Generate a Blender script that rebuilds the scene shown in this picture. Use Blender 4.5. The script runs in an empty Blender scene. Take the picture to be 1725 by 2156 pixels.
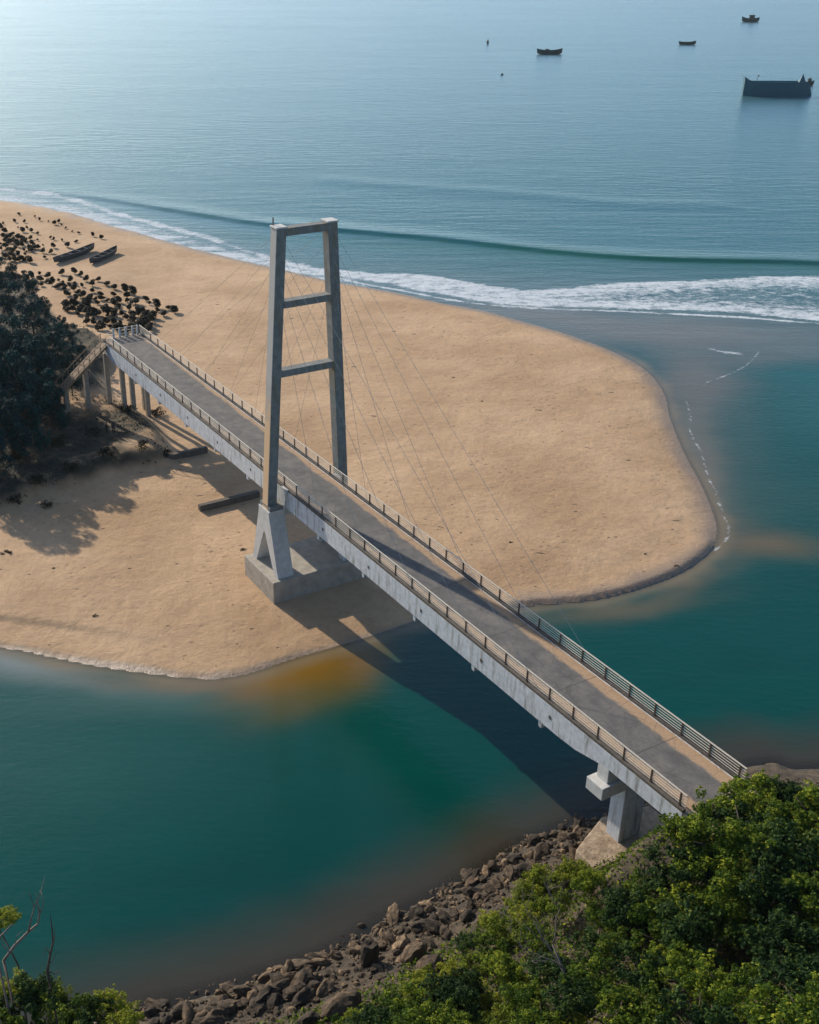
import bpy, bmesh, math, random
import numpy as np
from mathutils import Vector, Matrix
random.seed(7); rng=np.random.default_rng(7)
S=bpy.context.scene; C=S.collection
R=math.radians
# ------------------------------------------------------------------ camera
F,CX,CY,YH=2400.0,690.0,1078.0,-150.0        # survey of the photograph (1725 x 2156 grid)
P=math.atan((CY-YH)/F); SP,CP=math.sin(P),math.cos(P); HC=62.5
cd=bpy.data.cameras.new('camera'); cam=bpy.data.objects.new('camera',cd); C.objects.link(cam)
cam.location=(0,0,HC); cam.rotation_euler=(math.pi/2-P,0,0)
cd.sensor_fit='VERTICAL'; cd.sensor_height=24; cd.lens=F/2156*24; cd.shift_x=(862.5-CX)/2156
cd.clip_start=1; cd.clip_end=40000; S.camera=cam
# ------------------------------------------------------------------ sky, sun, exposure
SUN_AZ,SUN_EL=129.2,25.3
w=bpy.data.worlds.new('World'); S.world=w; w.use_nodes=True
nt=w.node_tree; bgn=nt.nodes['Background']; sk=nt.nodes.new('ShaderNodeTexSky'); sk.sky_type='NISHITA'
sk.sun_disc=False; sk.sun_elevation=R(SUN_EL); sk.sun_rotation=R(90-SUN_AZ); sk.dust_density=1.0; sk.ozone_density=3.0; sk.air_density=1.0
nt.links.new(sk.outputs[0],bgn.inputs[0]); bgn.inputs[1].default_value=0.132
sl=bpy.data.lights.new('sun','SUN'); sl.energy=4.9; sl.angle=R(0.6); sl.color=(1,.88,.72)
so=bpy.data.objects.new('sun',sl); C.objects.link(so)
sd=Vector((math.cos(R(SUN_AZ))*math.cos(R(SUN_EL)),math.sin(R(SUN_AZ))*math.cos(R(SUN_EL)),math.sin(R(SUN_EL))))
so.rotation_euler=sd.to_track_quat('Z','Y').to_euler()
S.view_settings.view_transform='Standard'; S.view_settings.look='None'; S.view_settings.exposure=0.1
S.view_settings.gamma=1
try: S.cycles.max_bounces=6; S.cycles.transparent_max_bounces=12; S.cycles.diffuse_bounces=3
except Exception: pass
# ------------------------------------------------------------------ survey helpers
def un(px,py,z=0.0):
    xd=(px-CX)/F; yd=(py-CY)/F; Z=(HC-z)/(SP+yd*CP)
    return (xd*Z, Z*(CP-yd*SP))
def tag(o,label=None,cat=None,group=None,kind=None):
    if label: o['label']=label
    if cat: o['category']=cat
    if group: o['group']=group
    if kind: o['kind']=kind
    return o
def empty(name,loc=(0,0,0),rz=0):
    o=bpy.data.objects.new(name,None); C.objects.link(o); o.location=loc; o.rotation_euler=(0,0,rz); o.empty_display_size=.3; return o
def link(name,me,mat=None,parent=None):
    o=bpy.data.objects.new(name,me); C.objects.link(o)
    if mat and not me.materials: me.materials.append(mat)
    if parent: o.parent=parent
    return o
class MB:
    def __init__(s): s.v=[];s.f=[]
    def add(s,v,f):
        n=len(s.v); s.v+= [tuple(x) for x in v]; s.f+=[tuple(i+n for i in q) for q in f]; return s
    def hexa(s,b,t):      # bottom 4 pts, top 4 pts (ccw)
        return s.add(list(b)+list(t),[(3,2,1,0),(4,5,6,7),(0,1,5,4),(1,2,6,5),(2,3,7,6),(3,0,4,7)])
    def box(s,x0,x1,y0,y1,z0,z1):
        return s.hexa([(x0,y0,z0),(x1,y0,z0),(x1,y1,z0),(x0,y1,z0)],[(x0,y0,z1),(x1,y0,z1),(x1,y1,z1),(x0,y1,z1)])
    def tube(s,pts,rad,n=6):
        pts=[Vector(p) for p in pts]; rings=[]
        for i,p in enumerate(pts):
            d=(pts[min(i+1,len(pts)-1)]-pts[max(i-1,0)]).normalized()
            u=d.cross(Vector((0,0,1)))
            if u.length<1e-3: u=Vector((1,0,0))
            u.normalize(); v=d.cross(u); r=rad[i] if hasattr(rad,'__len__') else rad
            rings.append([p+u*math.cos(2*math.pi*k/n)*r+v*math.sin(2*math.pi*k/n)*r for k in range(n)])
        vs=[q for r_ in rings for q in r_]; f=[]
        for i in range(len(pts)-1):
            for k in range(n): f.append((i*n+k,i*n+(k+1)%n,(i+1)*n+(k+1)%n,(i+1)*n+k))
        f.append(tuple(range(n))[::-1]); f.append(tuple((len(pts)-1)*n+k for k in range(n)))
        return s.add(vs,f)
    def prism(s,poly,z0,z1):
        n=len(poly); return s.add([(x,y,z0) for x,y in poly]+[(x,y,z1) for x,y in poly],
            [tuple(range(n))[::-1],tuple(range(n,2*n))]+[(i,(i+1)%n,n+(i+1)%n,n+i) for i in range(n)])
    def mesh(s,name,smooth=False,bevel=0):
        me=bpy.data.meshes.new(name); me.from_pydata(s.v,[],s.f); me.update()
        bm=bmesh.new(); bm.from_mesh(me); bmesh.ops.recalc_face_normals(bm,faces=bm.faces)
        if bevel: bmesh.ops.bevel(bm,geom=bm.edges[:],offset=bevel,segments=1,affect='EDGES')
        bm.to_mesh(me); bm.free()
        if smooth: me.polygons.foreach_set('use_smooth',[True]*len(me.polygons))
        return me
    def build(s,name,mat,parent=None,smooth=False,bevel=0): return link(name,s.mesh(name,smooth,bevel),mat,parent)
# ------------------------------------------------------------------ material helpers
def newmat(name):
    m=bpy.data.materials.new(name); m.use_nodes=True; n=m.node_tree.nodes; l=m.node_tree.links
    return m,n,l,n['Principled BSDF'],n['Material Output']
def N(n,t,**k):
    x=n.new('ShaderNode'+t)
    for a,b in k.items(): setattr(x,a,b)
    return x
def noise(n,l,scale,detail=5,rough=.6,vec=None,scl=None):
    x=N(n,'TexNoise'); x.inputs['Scale'].default_value=scale; x.inputs['Detail'].default_value=detail; x.inputs['Roughness'].default_value=rough
    if vec:
        if scl:
            mp=N(n,'Mapping'); mp.inputs['Scale'].default_value=scl; l.new(vec,mp.inputs['Vector']); vec=mp.outputs[0]
        l.new(vec,x.inputs['Vector'])
    return x
def ramp(n,l,src,stops):
    r=N(n,'ValToRGB'); cr=r.color_ramp
    while len(cr.elements)<len(stops): cr.elements.new(.5)
    for e,(p,c) in zip(cr.elements,stops): e.position=p; e.color=(*c,1) if len(c)==3 else c
    l.new(src,r.inputs[0]); return r
def mixc(n,l,f,a,b,bt='MIX'):
    x=N(n,'Mix',data_type='RGBA',blend_type=bt)
    for s_,v in ((x.inputs[0],f),(x.inputs[6],a),(x.inputs[7],b)):
        if hasattr(v,'links'): l.new(v,s_)
        elif hasattr(v,'__len__'): s_.default_value=(*v,1)
        else: s_.default_value=v
    return x.outputs[2]
def math_(n,l,op,a,b=0.0,clamp=False):
    x=N(n,'Math',operation=op); x.use_clamp=clamp
    for s_,v in ((x.inputs[0],a),(x.inputs[1],b)):
        if hasattr(v,'links'): l.new(v,s_)
        else: s_.default_value=v
    if op=='MULTIPLY_ADD': x.inputs[2].default_value=.1
    return x.outputs[0]
def bump(n,l,bs,h,strength,dist,normal=None):
    b=N(n,'Bump'); b.inputs['Strength'].default_value=strength; b.inputs['Distance'].default_value=dist
    l.new(h,b.inputs['Height']); 
    if normal: l.new(normal,b.inputs['Normal'])
    if bs: l.new(b.outputs[0],bs.inputs['Normal'])
    return b.outputs[0]
def simple(name,c1,c2,scale=3,rough=.85,bstr=.3,bd=.05,streak=None,metal=0):
    m,n,l,bs,out=newmat(name); tc=N(n,'TexCoord').outputs['Object']
    a=noise(n,l,scale,6,.65,tc); r=ramp(n,l,a.outputs[0],[(.3,c1),(.7,c2)]); col=r.outputs[0]
    if streak:
        b=noise(n,l,1.0,4,.7,tc,(2.2,2.2,.35)); rr=ramp(n,l,b.outputs[0],[(.5,(0,0,0)),(.72,(1,1,1))]); col=mixc(n,l,rr.outputs[0],col,streak)
    l.new(col,bs.inputs['Base Color']); bs.inputs['Roughness'].default_value=rough; bs.inputs['Metallic'].default_value=metal
    c=noise(n,l,scale*4,5,.7,tc); bump(n,l,bs,c.outputs[0],bstr,bd); return m
M={}
M['conc_white']=simple('painted_concrete',(.50,.53,.56),(.70,.73,.76),2.2,streak=(.27,.26,.23))
M['conc_tower']=simple('tower_concrete',(.13,.15,.152),(.25,.265,.255),1.5,streak=(.20,.155,.095))
M['conc_grey']=simple('grey_concrete',(.22,.205,.18),(.36,.335,.29),2)
M['conc_pale']=simple('bleached_concrete',(.5,.5,.48),(.68,.68,.65),2)
M['conc_dirty']=simple('sandy_concrete',(.30,.23,.155),(.50,.39,.27),1.6,bstr=.5)
M['conc_dark']=simple('stained_concrete',(.07,.06,.05),(.14,.12,.10),2)
M['rust']=simple('rusty_iron',(.045,.03,.022),(.11,.07,.045),9,rough=.7)
M['galv']=simple('pale_pipe',(.46,.42,.35),(.68,.62,.52),9,rough=.55)
M['cable']=simple('cable_steel',(.33,.32,.30),(.45,.44,.42),9,rough=.5,metal=.3)
M['wood']=simple('weathered_wood',(.03,.035,.04),(.075,.08,.085),3)
M['hull_dark']=simple('dark_boat_paint',(.012,.03,.03),(.03,.055,.052),1,rough=.5)
M['hull_blue']=simple('blue_boat_paint',(.0,.075,.115),(.0,.088,.13),.4,rough=.6,bstr=.1)
M['skin']=simple('skin',(.15,.08,.05),(.2,.11,.07),6,bstr=.05)
M['cloth_dark']=simple('dark_cloth',(.012,.012,.016),(.03,.03,.035),6)
M['hair']=simple('hair',(.008,.007,.006),(.015,.013,.012),6)
M['bark']=simple('bark',(.06,.042,.03),(.13,.10,.075),8,bstr=.6)
M['deadwood']=simple('dead_wood',(.13,.105,.09),(.26,.22,.19),8,bstr=.4)
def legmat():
    m=M['conc_tower'].copy(); m.name='sunlit_side_leg'; n=m.node_tree.nodes; l=m.node_tree.links; bs=n['Principled BSDF']; col=bs.inputs['Base Color'].links[0].from_socket
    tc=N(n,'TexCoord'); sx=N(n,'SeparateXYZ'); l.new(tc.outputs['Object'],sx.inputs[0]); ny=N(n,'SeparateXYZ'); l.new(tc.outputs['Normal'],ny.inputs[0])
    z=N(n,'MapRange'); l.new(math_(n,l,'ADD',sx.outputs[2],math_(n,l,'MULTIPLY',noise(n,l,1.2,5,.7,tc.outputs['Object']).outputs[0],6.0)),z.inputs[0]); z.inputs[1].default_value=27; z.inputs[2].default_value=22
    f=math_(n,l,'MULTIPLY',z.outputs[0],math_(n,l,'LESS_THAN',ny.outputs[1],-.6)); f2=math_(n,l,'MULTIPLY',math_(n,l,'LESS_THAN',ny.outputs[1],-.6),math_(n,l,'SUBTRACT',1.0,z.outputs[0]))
    c=mixc(n,l,math_(n,l,'MULTIPLY',f,.9),col,(.74,.50,.29)); c=mixc(n,l,math_(n,l,'MULTIPLY',f2,.8),c,(.50,.50,.48)); l.new(c,bs.inputs['Base Color']); return m  # sunlight painted into the outer face's colour: warm tan low down, pale grey above
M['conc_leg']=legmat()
def rockmat():
    m,n,l,bs,out=newmat('rock'); tc=N(n,'TexCoord').outputs['Object']; oi=N(n,'ObjectInfo')
    a=noise(n,l,2.2,8,.7,tc); r=ramp(n,l,a.outputs[0],[(.3,(.03,.022,.014)),(.52,(.13,.085,.046)),(.74,(.42,.28,.155))])
    k=N(n,'MapRange'); gi=N(n,'NewGeometry'); rn=math_(n,l,'FRACT',math_(n,l,'ADD',oi.outputs['Random'],gi.outputs['Random Per Island'])); rn=math_(n,l,'POWER',rn,2.2); l.new(rn,k.inputs[0]); k.inputs[3].default_value=.28; k.inputs[4].default_value=1.7
    cc=N(n,'CombineColor'); [l.new(k.outputs[0],cc.inputs[i]) for i in range(3)]
    col=mixc(n,l,1.0,r.outputs[0],cc.outputs[0],'MULTIPLY'); l.new(col,bs.inputs['Base Color']); bs.inputs['Roughness'].default_value=.85
    b=noise(n,l,6,8,.75,tc); bump(n,l,bs,b.outputs[0],.9,.12); return m
M['rock']=rockmat()
def leafmat(name,stops,trans=.35,rnd=.35):
    m,n,l,bs,out=newmat(name); at=N(n,'Attribute',attribute_name='tone'); oi=N(n,'ObjectInfo')
    r=ramp(n,l,at.outputs['Fac'],stops)
    hs=N(n,'HueSaturation'); l.new(r.outputs[0],hs.inputs['Color'])
    mr=N(n,'MapRange'); l.new(oi.outputs['Random'],mr.inputs[0]); mr.inputs[3].default_value=1-rnd; mr.inputs[4].default_value=1+rnd; l.new(mr.outputs[0],hs.inputs['Value'])
    mr2=N(n,'MapRange'); l.new(oi.outputs['Random'],mr2.inputs[0]); mr2.inputs[3].default_value=.515; mr2.inputs[4].default_value=.485; l.new(mr2.outputs[0],hs.inputs['Hue'])
    l.new(hs.outputs[0],bs.inputs['Base Color']); bs.inputs['Roughness'].default_value=.75; bs.inputs['Specular IOR Level'].default_value=.15
    tr=N(n,'BsdfTranslucent'); l.new(hs.outputs[0],tr.inputs[0]); mx=N(n,'MixShader'); mx.inputs[0].default_value=trans
    l.new(bs.outputs[0],mx.inputs[1]); l.new(tr.outputs[0],mx.inputs[2]); l.new(mx.outputs[0],out.inputs[0]); return m
M['leaf']=leafmat('leaves',[(0,(.02,.045,.006)),(.38,(.055,.11,.012)),(.68,(.15,.22,.018)),(1,(.36,.38,.035))],.45)
M['leaf_deep']=leafmat('deep_leaves',[(0,(.006,.02,.006)),(.5,(.02,.055,.012)),(.8,(.06,.11,.02)),(1,(.16,.2,.03))],.25)
M['leaf_yellow']=leafmat('yellowish_leaves',[(0,(.06,.09,.010)),(.5,(.20,.26,.022)),(1,(.46,.42,.05))])
M['leaf_dark']=leafmat('needles',[(0,(.0,.020,.026)),(.6,(.002,.050,.056)),(1,(.012,.085,.065))],.05,.2)
M['leaf_shrub']=leafmat('shrub_leaves',[(0,(.008,.010,.007)),(.6,(.022,.022,.014)),(1,(.055,.045,.025))],.1,.4)
M['leaf_brown']=leafmat('dry_leaves',[(0,(.04,.025,.014)),(.5,(.11,.07,.04)),(1,(.24,.16,.10))],.2,.3)
# ------------------------------------------------------------------ numpy noise
def vnoise(x,y,seed=0):
    xi=np.floor(x).astype(np.int64); yi=np.floor(y).astype(np.int64); fx=x-xi; fy=y-yi; fx=fx*fx*(3-2*fx); fy=fy*fy*(3-2*fy)
    def h(a,b):
        q=(a*374761393+b*668265263+seed*982451653)&0x7fffffff; q=(q^(q>>13))*1274126177&0x7fffffff; return ((q^(q>>16))&0xffff)/65535.0
    return (h(xi,yi)*(1-fx)+h(xi+1,yi)*fx)*(1-fy)+(h(xi,yi+1)*(1-fx)+h(xi+1,yi+1)*fx)*fy*1.0
def fbm(x,y,seed=0,o=4):
    r=0;a=.5
    for i in range(o): r=r+a*(vnoise(x*2**i,y*2**i,seed+i)-.5)*2; a*=.5
    return r
def catmull(pts,k=5,closed=False):
    pts=np.array(pts,float); out=[]; n=len(pts)
    for i in range(n if closed else n-1):
        p=[pts[(i+j)%n] if closed else pts[min(max(i+j,0),n-1)] for j in (-1,0,1,2)]
        for q in range(k):
            t=q/k; out.append(.5*((2*p[1])+(-p[0]+p[2])*t+(2*p[0]-5*p[1]+4*p[2]-p[3])*t*t+(-p[0]+3*p[1]-3*p[2]+p[3])*t**3))
    if not closed: out.append(pts[-1])
    return np.array(out)
def pdist(X,Y,pl,closed):
    D=np.full(X.shape,1e18); n=len(pl)
    for i in range(n if closed else n-1):
        a=pl[i]; b=pl[(i+1)%n]; d=b-a; L=d@d
        if L<1e-9: continue
        t=np.clip(((X-a[0])*d[0]+(Y-a[1])*d[1])/L,0,1); D=np.minimum(D,(X-a[0]-t*d[0])**2+(Y-a[1]-t*d[1])**2)
    return np.sqrt(D)
def inside(X,Y,pl):
    r=np.zeros(X.shape,bool); n=len(pl)
    for i in range(n):
        a=pl[i]; b=pl[(i+1)%n]
        if a[1]==b[1]: continue
        c=((a[1]>Y)!=(b[1]>Y))&(X<(b[0]-a[0])*(Y-a[1])/(b[1]-a[1])+a[0]); r^=c
    return r
def sdf(X,Y,pl): d=pdist(X,Y,pl,True); return np.where(inside(X,Y,pl),d,-d)
def Wp(l): return [un(*q[:2]) for q in l]
def sm(x,a,b): t=np.clip((x-a)/(b-a),0,1); return t*t*(3-2*t)
# shorelines surveyed from the photograph, laid on the plane z=0
dry=[(-700,300),(-300,378),(0,422),(120,443),(250,480),(400,522),(570,563),(700,592),(800,610),(860,622),(940,640),(1020,655),(1100,677),(1200,706),(1300,745),(1365,785),(1398,830),(1410,880),(1438,950),(1470,1010),(1493,1060),(1508,1110),(1500,1150),(1470,1180),(1420,1210),(1340,1240),(1250,1262),(1150,1272),(1080,1278),(1000,1290),(900,1300),(820,1325),(760,1345),(700,1362),(620,1385),(540,1412),(470,1427),(400,1426),(300,1415),(200,1400),(100,1380),(0,1362),(-300,1340),(-900,1340)]
DRY=catmull(Wp(dry),4); DRY=np.vstack([DRY,[[-900,90],[-900,700]]])
near=[(-500,2330),(0,2215),(150,2165),(300,2130),(420,2100),(560,2058),(700,2010),(800,1950),(900,1900),(1020,1832),(1100,1782),(1180,1748),(1240,1728),(1300,1700),(1400,1660),(1500,1640),(1620,1608),(1725,1620),(2200,1560)]
NEAR=np.vstack([catmull(Wp(near),4),[[300,80],[300,-300],[-300,-300],[-300,20]]])
scrub=[(-500,1090),(0,1062),(60,1040),(140,1032),(200,1005),(280,985),(345,972),(352,930),(330,895),(300,870),(240,835),(215,790),(240,755),(200,700),(140,690),(60,600),(0,575),(-500,560)]
SCR=catmull([un(*q,1.5) for q in scrub],4,True)
BA=np.array(un(236,729,12.0)); BD=np.array((0.4956,-0.86855)); BN=np.array((0.86855,0.4956))
def bw(t,s): return BA+BD*t+BN*s
SC1=catmull(Wp([(1000,1290),(1080,1278),(1150,1272),(1250,1262),(1340,1240),(1420,1210),(1470,1180),(1495,1155)]),3); SC2=catmull(Wp([(-100,1350),(0,1362),(100,1380),(200,1400),(300,1415),(400,1426),(470,1427),(540,1412),(620,1385)]),3)
def height(X,Y):
    d1=sdf(X,Y,DRY); d2=sdf(X,Y,NEAR); d3=sdf(X,Y,SCR)
    wob=fbm(X*.12,Y*.12,3)
    # river side of the spit ends in a small scarp, sea side slopes gently
    px=X; riv=sm(-(Y-(165-0.55*X)),-8,8)          # 1 on the river side
    scp=.30*np.exp(-(pdist(X,Y,SC1,False)/2.5)**2)+.12*np.exp(-(pdist(X,Y,SC2,False)/2.5)**2)
    z1=np.where(d1>0, scp*sm(d1,.02,.3)+.75*(1-np.exp(-d1/7))+.10*wob*sm(d1,2,8)+.035*fbm(X*.9,Y*.9,11,3)*sm(d1,1,4), .06*d1+.001)
    terr=riv*.25*sm(d1+.8*fbm(X*.1,Y*.1,5),4.2,4.8)*sm(-X,12,30); z1=z1+terr
    z1=z1+1.9*sm(d3,-1.0,2.2)+.35*sm(d3,0,3)*fbm(X*.35,Y*.35,8)
    z2=.42*d2+.004*np.maximum(d2,0)**2; z2=np.where(d2>0,np.minimum(z2,17+.05*d2)+.5*fbm(X*.25,Y*.25,21)*sm(d2,0,6)+.18*fbm(X*1.1,Y*1.1,22),.22*d2)
    t_=(X-BA[0])*BD[0]+(Y-BA[1])*BD[1]; s_=(X-BA[0])*BN[0]+(Y-BA[1])*BN[1]
    mo=(11.35+.10*np.clip(t_-106,0,20))*sm(t_,99.5,106)*sm(s_,-13,-2)*(1-.8*sm(s_,6,20)); z2=np.where(mo>.01,np.maximum(z2,mo),z2)
    return np.maximum(np.maximum(z1,z2),-7), d1,d2,d3
def axis(a,b,st,lo,hi,g):
    m=list(np.arange(a,b,st)); s_=st; x=m[0]; L=[]
    while x>lo: s_*=g; x-=s_; L.append(x)
    s_=st; x=m[-1]; H=[]
    while x<hi: s_*=g; x+=s_; H.append(x)
    return np.array(L[::-1]+m+H)
def gridmesh(name,xs,ys,Z,attrs,mat,kind='structure'):
    nx,ny=len(xs),len(ys); X,Y=np.meshgrid(xs,ys); co=np.stack([X,Y,Z],-1).reshape(-1,3)
    idx=np.arange(nx*ny).reshape(ny,nx); q=np.stack([idx[:-1,:-1],idx[:-1,1:],idx[1:,1:],idx[1:,:-1]],-1).reshape(-1,4)
    me=bpy.data.meshes.new(name); me.vertices.add(len(co)); me.vertices.foreach_set('co',co.ravel().astype(np.float32))
    me.loops.add(q.size); me.loops.foreach_set('vertex_index',q.ravel().astype(np.int32)); me.polygons.add(len(q))
    me.polygons.foreach_set('loop_start',np.arange(0,q.size,4,dtype=np.int32)); me.polygons.foreach_set('loop_total',np.full(len(q),4,dtype=np.int32))
    me.update(calc_edges=True); me.polygons.foreach_set('use_smooth',np.ones(len(q),bool))
    for k,v in attrs.items():
        if v.ndim==2: a=me.attributes.new(k,'FLOAT','POINT'); a.data.foreach_set('value',v.ravel().astype(np.float32))
        else: a=me.attributes.new(k,'FLOAT_COLOR','POINT'); a.data.foreach_set('color',np.concatenate([v,np.ones(v.shape[:2]+(1,))],-1).ravel().astype(np.float32))
    me.materials.append(mat); o=link(name,me); o['kind']=kind; return o
# ------------------------------------------------------------------ ground
def groundmat():
    m,n,l,bs,out=newmat('sand_and_soil'); tc=N(n,'TexCoord').outputs['Object']
    a=noise(n,l,.06,6,.6,tc); b=noise(n,l,1.3,8,.75,tc); c=noise(n,l,14,4,.7,tc)
    s1=ramp(n,l,a.outputs[0],[(.36,(.43,.275,.15)),(.64,(.58,.395,.235))]).outputs[0]
    s2=ramp(n,l,b.outputs[0],[(.3,(.78,.76,.74)),(.5,(1,1,1)),(.72,(1.1,1.1,1.1))]).outputs[0]
    col=mixc(n,l,.75,s1,s2,'MULTIPLY')
    # wind blown and trodden speckle: small dark scraps of wrack
    v=N(n,'TexVoronoi'); v.inputs['Scale'].default_value=.42; v.inputs['Randomness'].default_value=1; l.new(tc,v.inputs['Vector'])
    fl=noise(n,l,.5,5,.8,tc,(1,3.2,1)); ff=ramp(n,l,fl.outputs[0],[(.60,(0,0,0)),(.76,(.45,.45,.45))]).outputs[0]
    col=mixc(n,l,ff,col,(.30,.20,.115))
    pv=N(n,'TexVoronoi'); pv.inputs['Scale'].default_value=.8; l.new(noise(n,l,1.0,2,.5,tc).outputs['Color'],pv.inputs['Vector']) if 0 else l.new(tc,pv.inputs['Vector'])
    pm=ramp(n,l,pv.outputs['Distance'],[(.13,(1,1,1)),(.27,(0,0,0))]).outputs[0]; pn=ramp(n,l,noise(n,l,.11,3,.6,tc).outputs[0],[(.5,(0,0,0)),(.64,(.6,.6,.6))]).outputs[0]
    pits=mixc(n,l,1.0,pm,pn,'MULTIPLY'); col=mixc(n,l,pits,col,(.26,.17,.10))
    wet=N(n,'Attribute',attribute_name='wet').outputs['Fac']; col=mixc(n,l,wet,col,(.27,.195,.135))
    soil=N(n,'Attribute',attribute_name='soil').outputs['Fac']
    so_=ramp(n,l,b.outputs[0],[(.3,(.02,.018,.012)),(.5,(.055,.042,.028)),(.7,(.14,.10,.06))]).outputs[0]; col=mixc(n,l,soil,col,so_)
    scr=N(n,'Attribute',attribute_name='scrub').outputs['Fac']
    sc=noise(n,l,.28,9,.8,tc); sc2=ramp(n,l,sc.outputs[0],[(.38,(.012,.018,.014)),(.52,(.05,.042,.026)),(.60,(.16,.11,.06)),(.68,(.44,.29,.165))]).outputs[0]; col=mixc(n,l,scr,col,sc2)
    l.new(col,bs.inputs['Base Color'])
    rg=N(n,'MapRange'); l.new(wet,rg.inputs[0]); rg.inputs[3].default_value=.95; rg.inputs[4].default_value=.35; l.new(rg.outputs[0],bs.inputs['Roughness'])
    h=math_(n,l,'ADD',b.outputs[0],math_(n,l,'MULTIPLY',c.outputs[0],.2)); h=math_(n,l,'ADD',h,math_(n,l,'MULTIPLY',noise(n,l,.35,4,.6,tc).outputs[0],1.5)); h=math_(n,l,'SUBTRACT',h,math_(n,l,'MULTIPLY',pits,.45)); bump(n,l,bs,h,.5,.3)
    return m
xs=axis(-62,62,.36,-4000,4000,1.09); ys=axis(36,215,.42,-400,9000,1.08)
X,Y=np.meshgrid(xs,ys); Z,d1,d2,d3=height(X,Y)
rivm=sm(-(Y-(165-0.55*X)),-8,8); wet=np.clip(1-sm(d1+.9*fbm(X*.3,Y*.3,9),-.2,3.4-2.4*rivm*(X<20)),0,1)*(d2<0)
CLR=np.zeros(X.shape)
for (a_,b_,q_) in ((205,835,4.6),(262,812,3.0),(150,845,3.2),(300,925,2.6),(336,905,2.2)):
    x0,y0=un(a_,b_,3.2); CLR=np.maximum(CLR,.95*np.exp(-(((X-x0)**2+((Y-y0)*.8)**2)/q_**2)**2)*(.8+.4*fbm(X*.4,Y*.4,77)))
CLR=np.clip(CLR,0,1)
GX,GY,GZ,D2,D1,D3=xs,ys,Z,d2,d1,d3
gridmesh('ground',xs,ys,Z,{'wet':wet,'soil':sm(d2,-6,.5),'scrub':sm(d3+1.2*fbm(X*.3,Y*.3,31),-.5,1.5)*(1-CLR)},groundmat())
def hz(x,y):
    i=int(np.clip(np.searchsorted(GX,x)-1,0,len(GX)-2)); j=int(np.clip(np.searchsorted(GY,y)-1,0,len(GY)-2))
    u=(x-GX[i])/(GX[i+1]-GX[i]); v=(y-GY[j])/(GY[j+1]-GY[j]); return float((GZ[j,i]*(1-u)+GZ[j,i+1]*u)*(1-v)+(GZ[j+1,i]*(1-u)+GZ[j+1,i+1]*u)*v)
def hit(px,py,h=0):
    z=3.0
    for _ in range(30):
        x,y=un(px,py,z+h); z=.5*z+.5*max(hz(x,y),0)
    x,y=un(px,py,z+h); return x,y,hz(x,y)
# ------------------------------------------------------------------ water
# control points: place, colour of the water body (turbidity), how clear-shallow it is (0..1)
wc=[# centre x,y, half widths, turn (deg), colour, strength, clearness
(60,1600,420,150,-4,(.02,.09,.078),.6,0),(880,1530,220,70,38,(.0,.062,.052),.35,0),(560,1900,420,140,-20,(.0,.047,.043),.8,0),(280,1480,260,32,-2,(.05,.115,.095),.6,0),
(90,1425,230,26,7,(.13,.18,.17),.8,.05),(10,1392,130,18,12,(.24,.27,.26),.8,.1),(330,1440,170,17,3,(.17,.16,.11),.8,.15),(470,1436,110,15,-3,(.24,.175,.10),.8,.3),(560,1440,90,24,-18,(.21,.13,.045),.75,.1),(662,1402,125,54,-22,(.23,.12,.012),.95,.1),(745,1395,60,48,-25,(.20,.11,.02),.85,.1),(640,1475,120,32,-20,(.11,.085,.02),.5,0),
(1290,1288,150,16,-8,(.14,.12,.07),.8,.15),(1430,1240,110,20,-24,(.12,.11,.07),.7,.1),(1610,1146,130,26,4,(.16,.115,.055),.85,.05),(1560,1105,60,50,10,(.13,.11,.07),.6,.1),(1640,1050,190,60,0,(.025,.085,.068),.65,0),
(1484,960,46,150,-12,(.21,.18,.135),.85,.2),(1560,930,70,110,-10,(.06,.10,.08),.5,0),(1720,850,110,90,0,(.01,.095,.082),.8,0),(1470,800,80,56,10,(.19,.17,.135),.85,.25),(1590,760,110,24,-6,(.13,.135,.11),.7,.1),(1430,705,360,34,1,(.22,.205,.175),.9,.3),(1680,725,120,24,0,(.11,.145,.13),.7,.1),(1150,662,250,22,5,(.25,.225,.19),.9,.35),(1690,790,120,20,0,(.0,.085,.075),.75,0)]
wsea=[(1000,600,900,45,3,(.10,.145,.15),.8,0),(250,480,420,40,13,(.16,.20,.215),.8,.1),(60,430,200,26,14,(.2,.235,.25),.8,.1),(1400,565,700,26,1,(.025,.095,.085),.8,0),(1250,540,700,12,3,(.004,.095,.055),.9,0),(900,400,1500,130,1,(.012,.11,.118),.5,0)]
foamline=[(-200,372),(0,398),(120,412),(230,445),(350,478),(450,505),(570,545),(640,562)]
foam_up=[(560,530),(620,548),(700,562),(780,570),(900,572),(1000,590),(1100,606),(1200,600),(1300,592),(1400,586),(1560,578),(1725,580),(2200,610)]
foam_lo=[(2200,715),(1725,681),(1560,668),(1400,660),(1300,655),(1150,650),(1020,641),(940,630),(860,614),(800,604),(700,584),(570,553)]
FOAM=catmull(Wp(foam_up+foam_lo),2,True)
crest=[(-500,330),(-150,372),(60,400),(200,417),(350,441),(480,462),(570,474),(720,487),(900,502),(1100,524),(1250,538),(1400,547),(1560,551),(1725,555),(2300,590)]
CREST=catmull(Wp(crest),4)
CREST2=catmull(Wp([(700,380),(900,395),(1100,408),(1300,428),(1500,432)]),4)
xs2=axis(-72,112,.42,-9000,9000,1.07); ys2=axis(44,290,.4,-300,26000,1.06)
X,Y=np.meshgrid(xs2,ys2); d1w=sdf(X,Y,DRY)
Yc=np.maximum(Y,20); Zc=Yc*CP+HC*SP; PX=CX+F*X/Zc; PY=CY+F*(-Yc*SP+HC*CP)/Zc      # survey coordinates of the water surface
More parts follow.
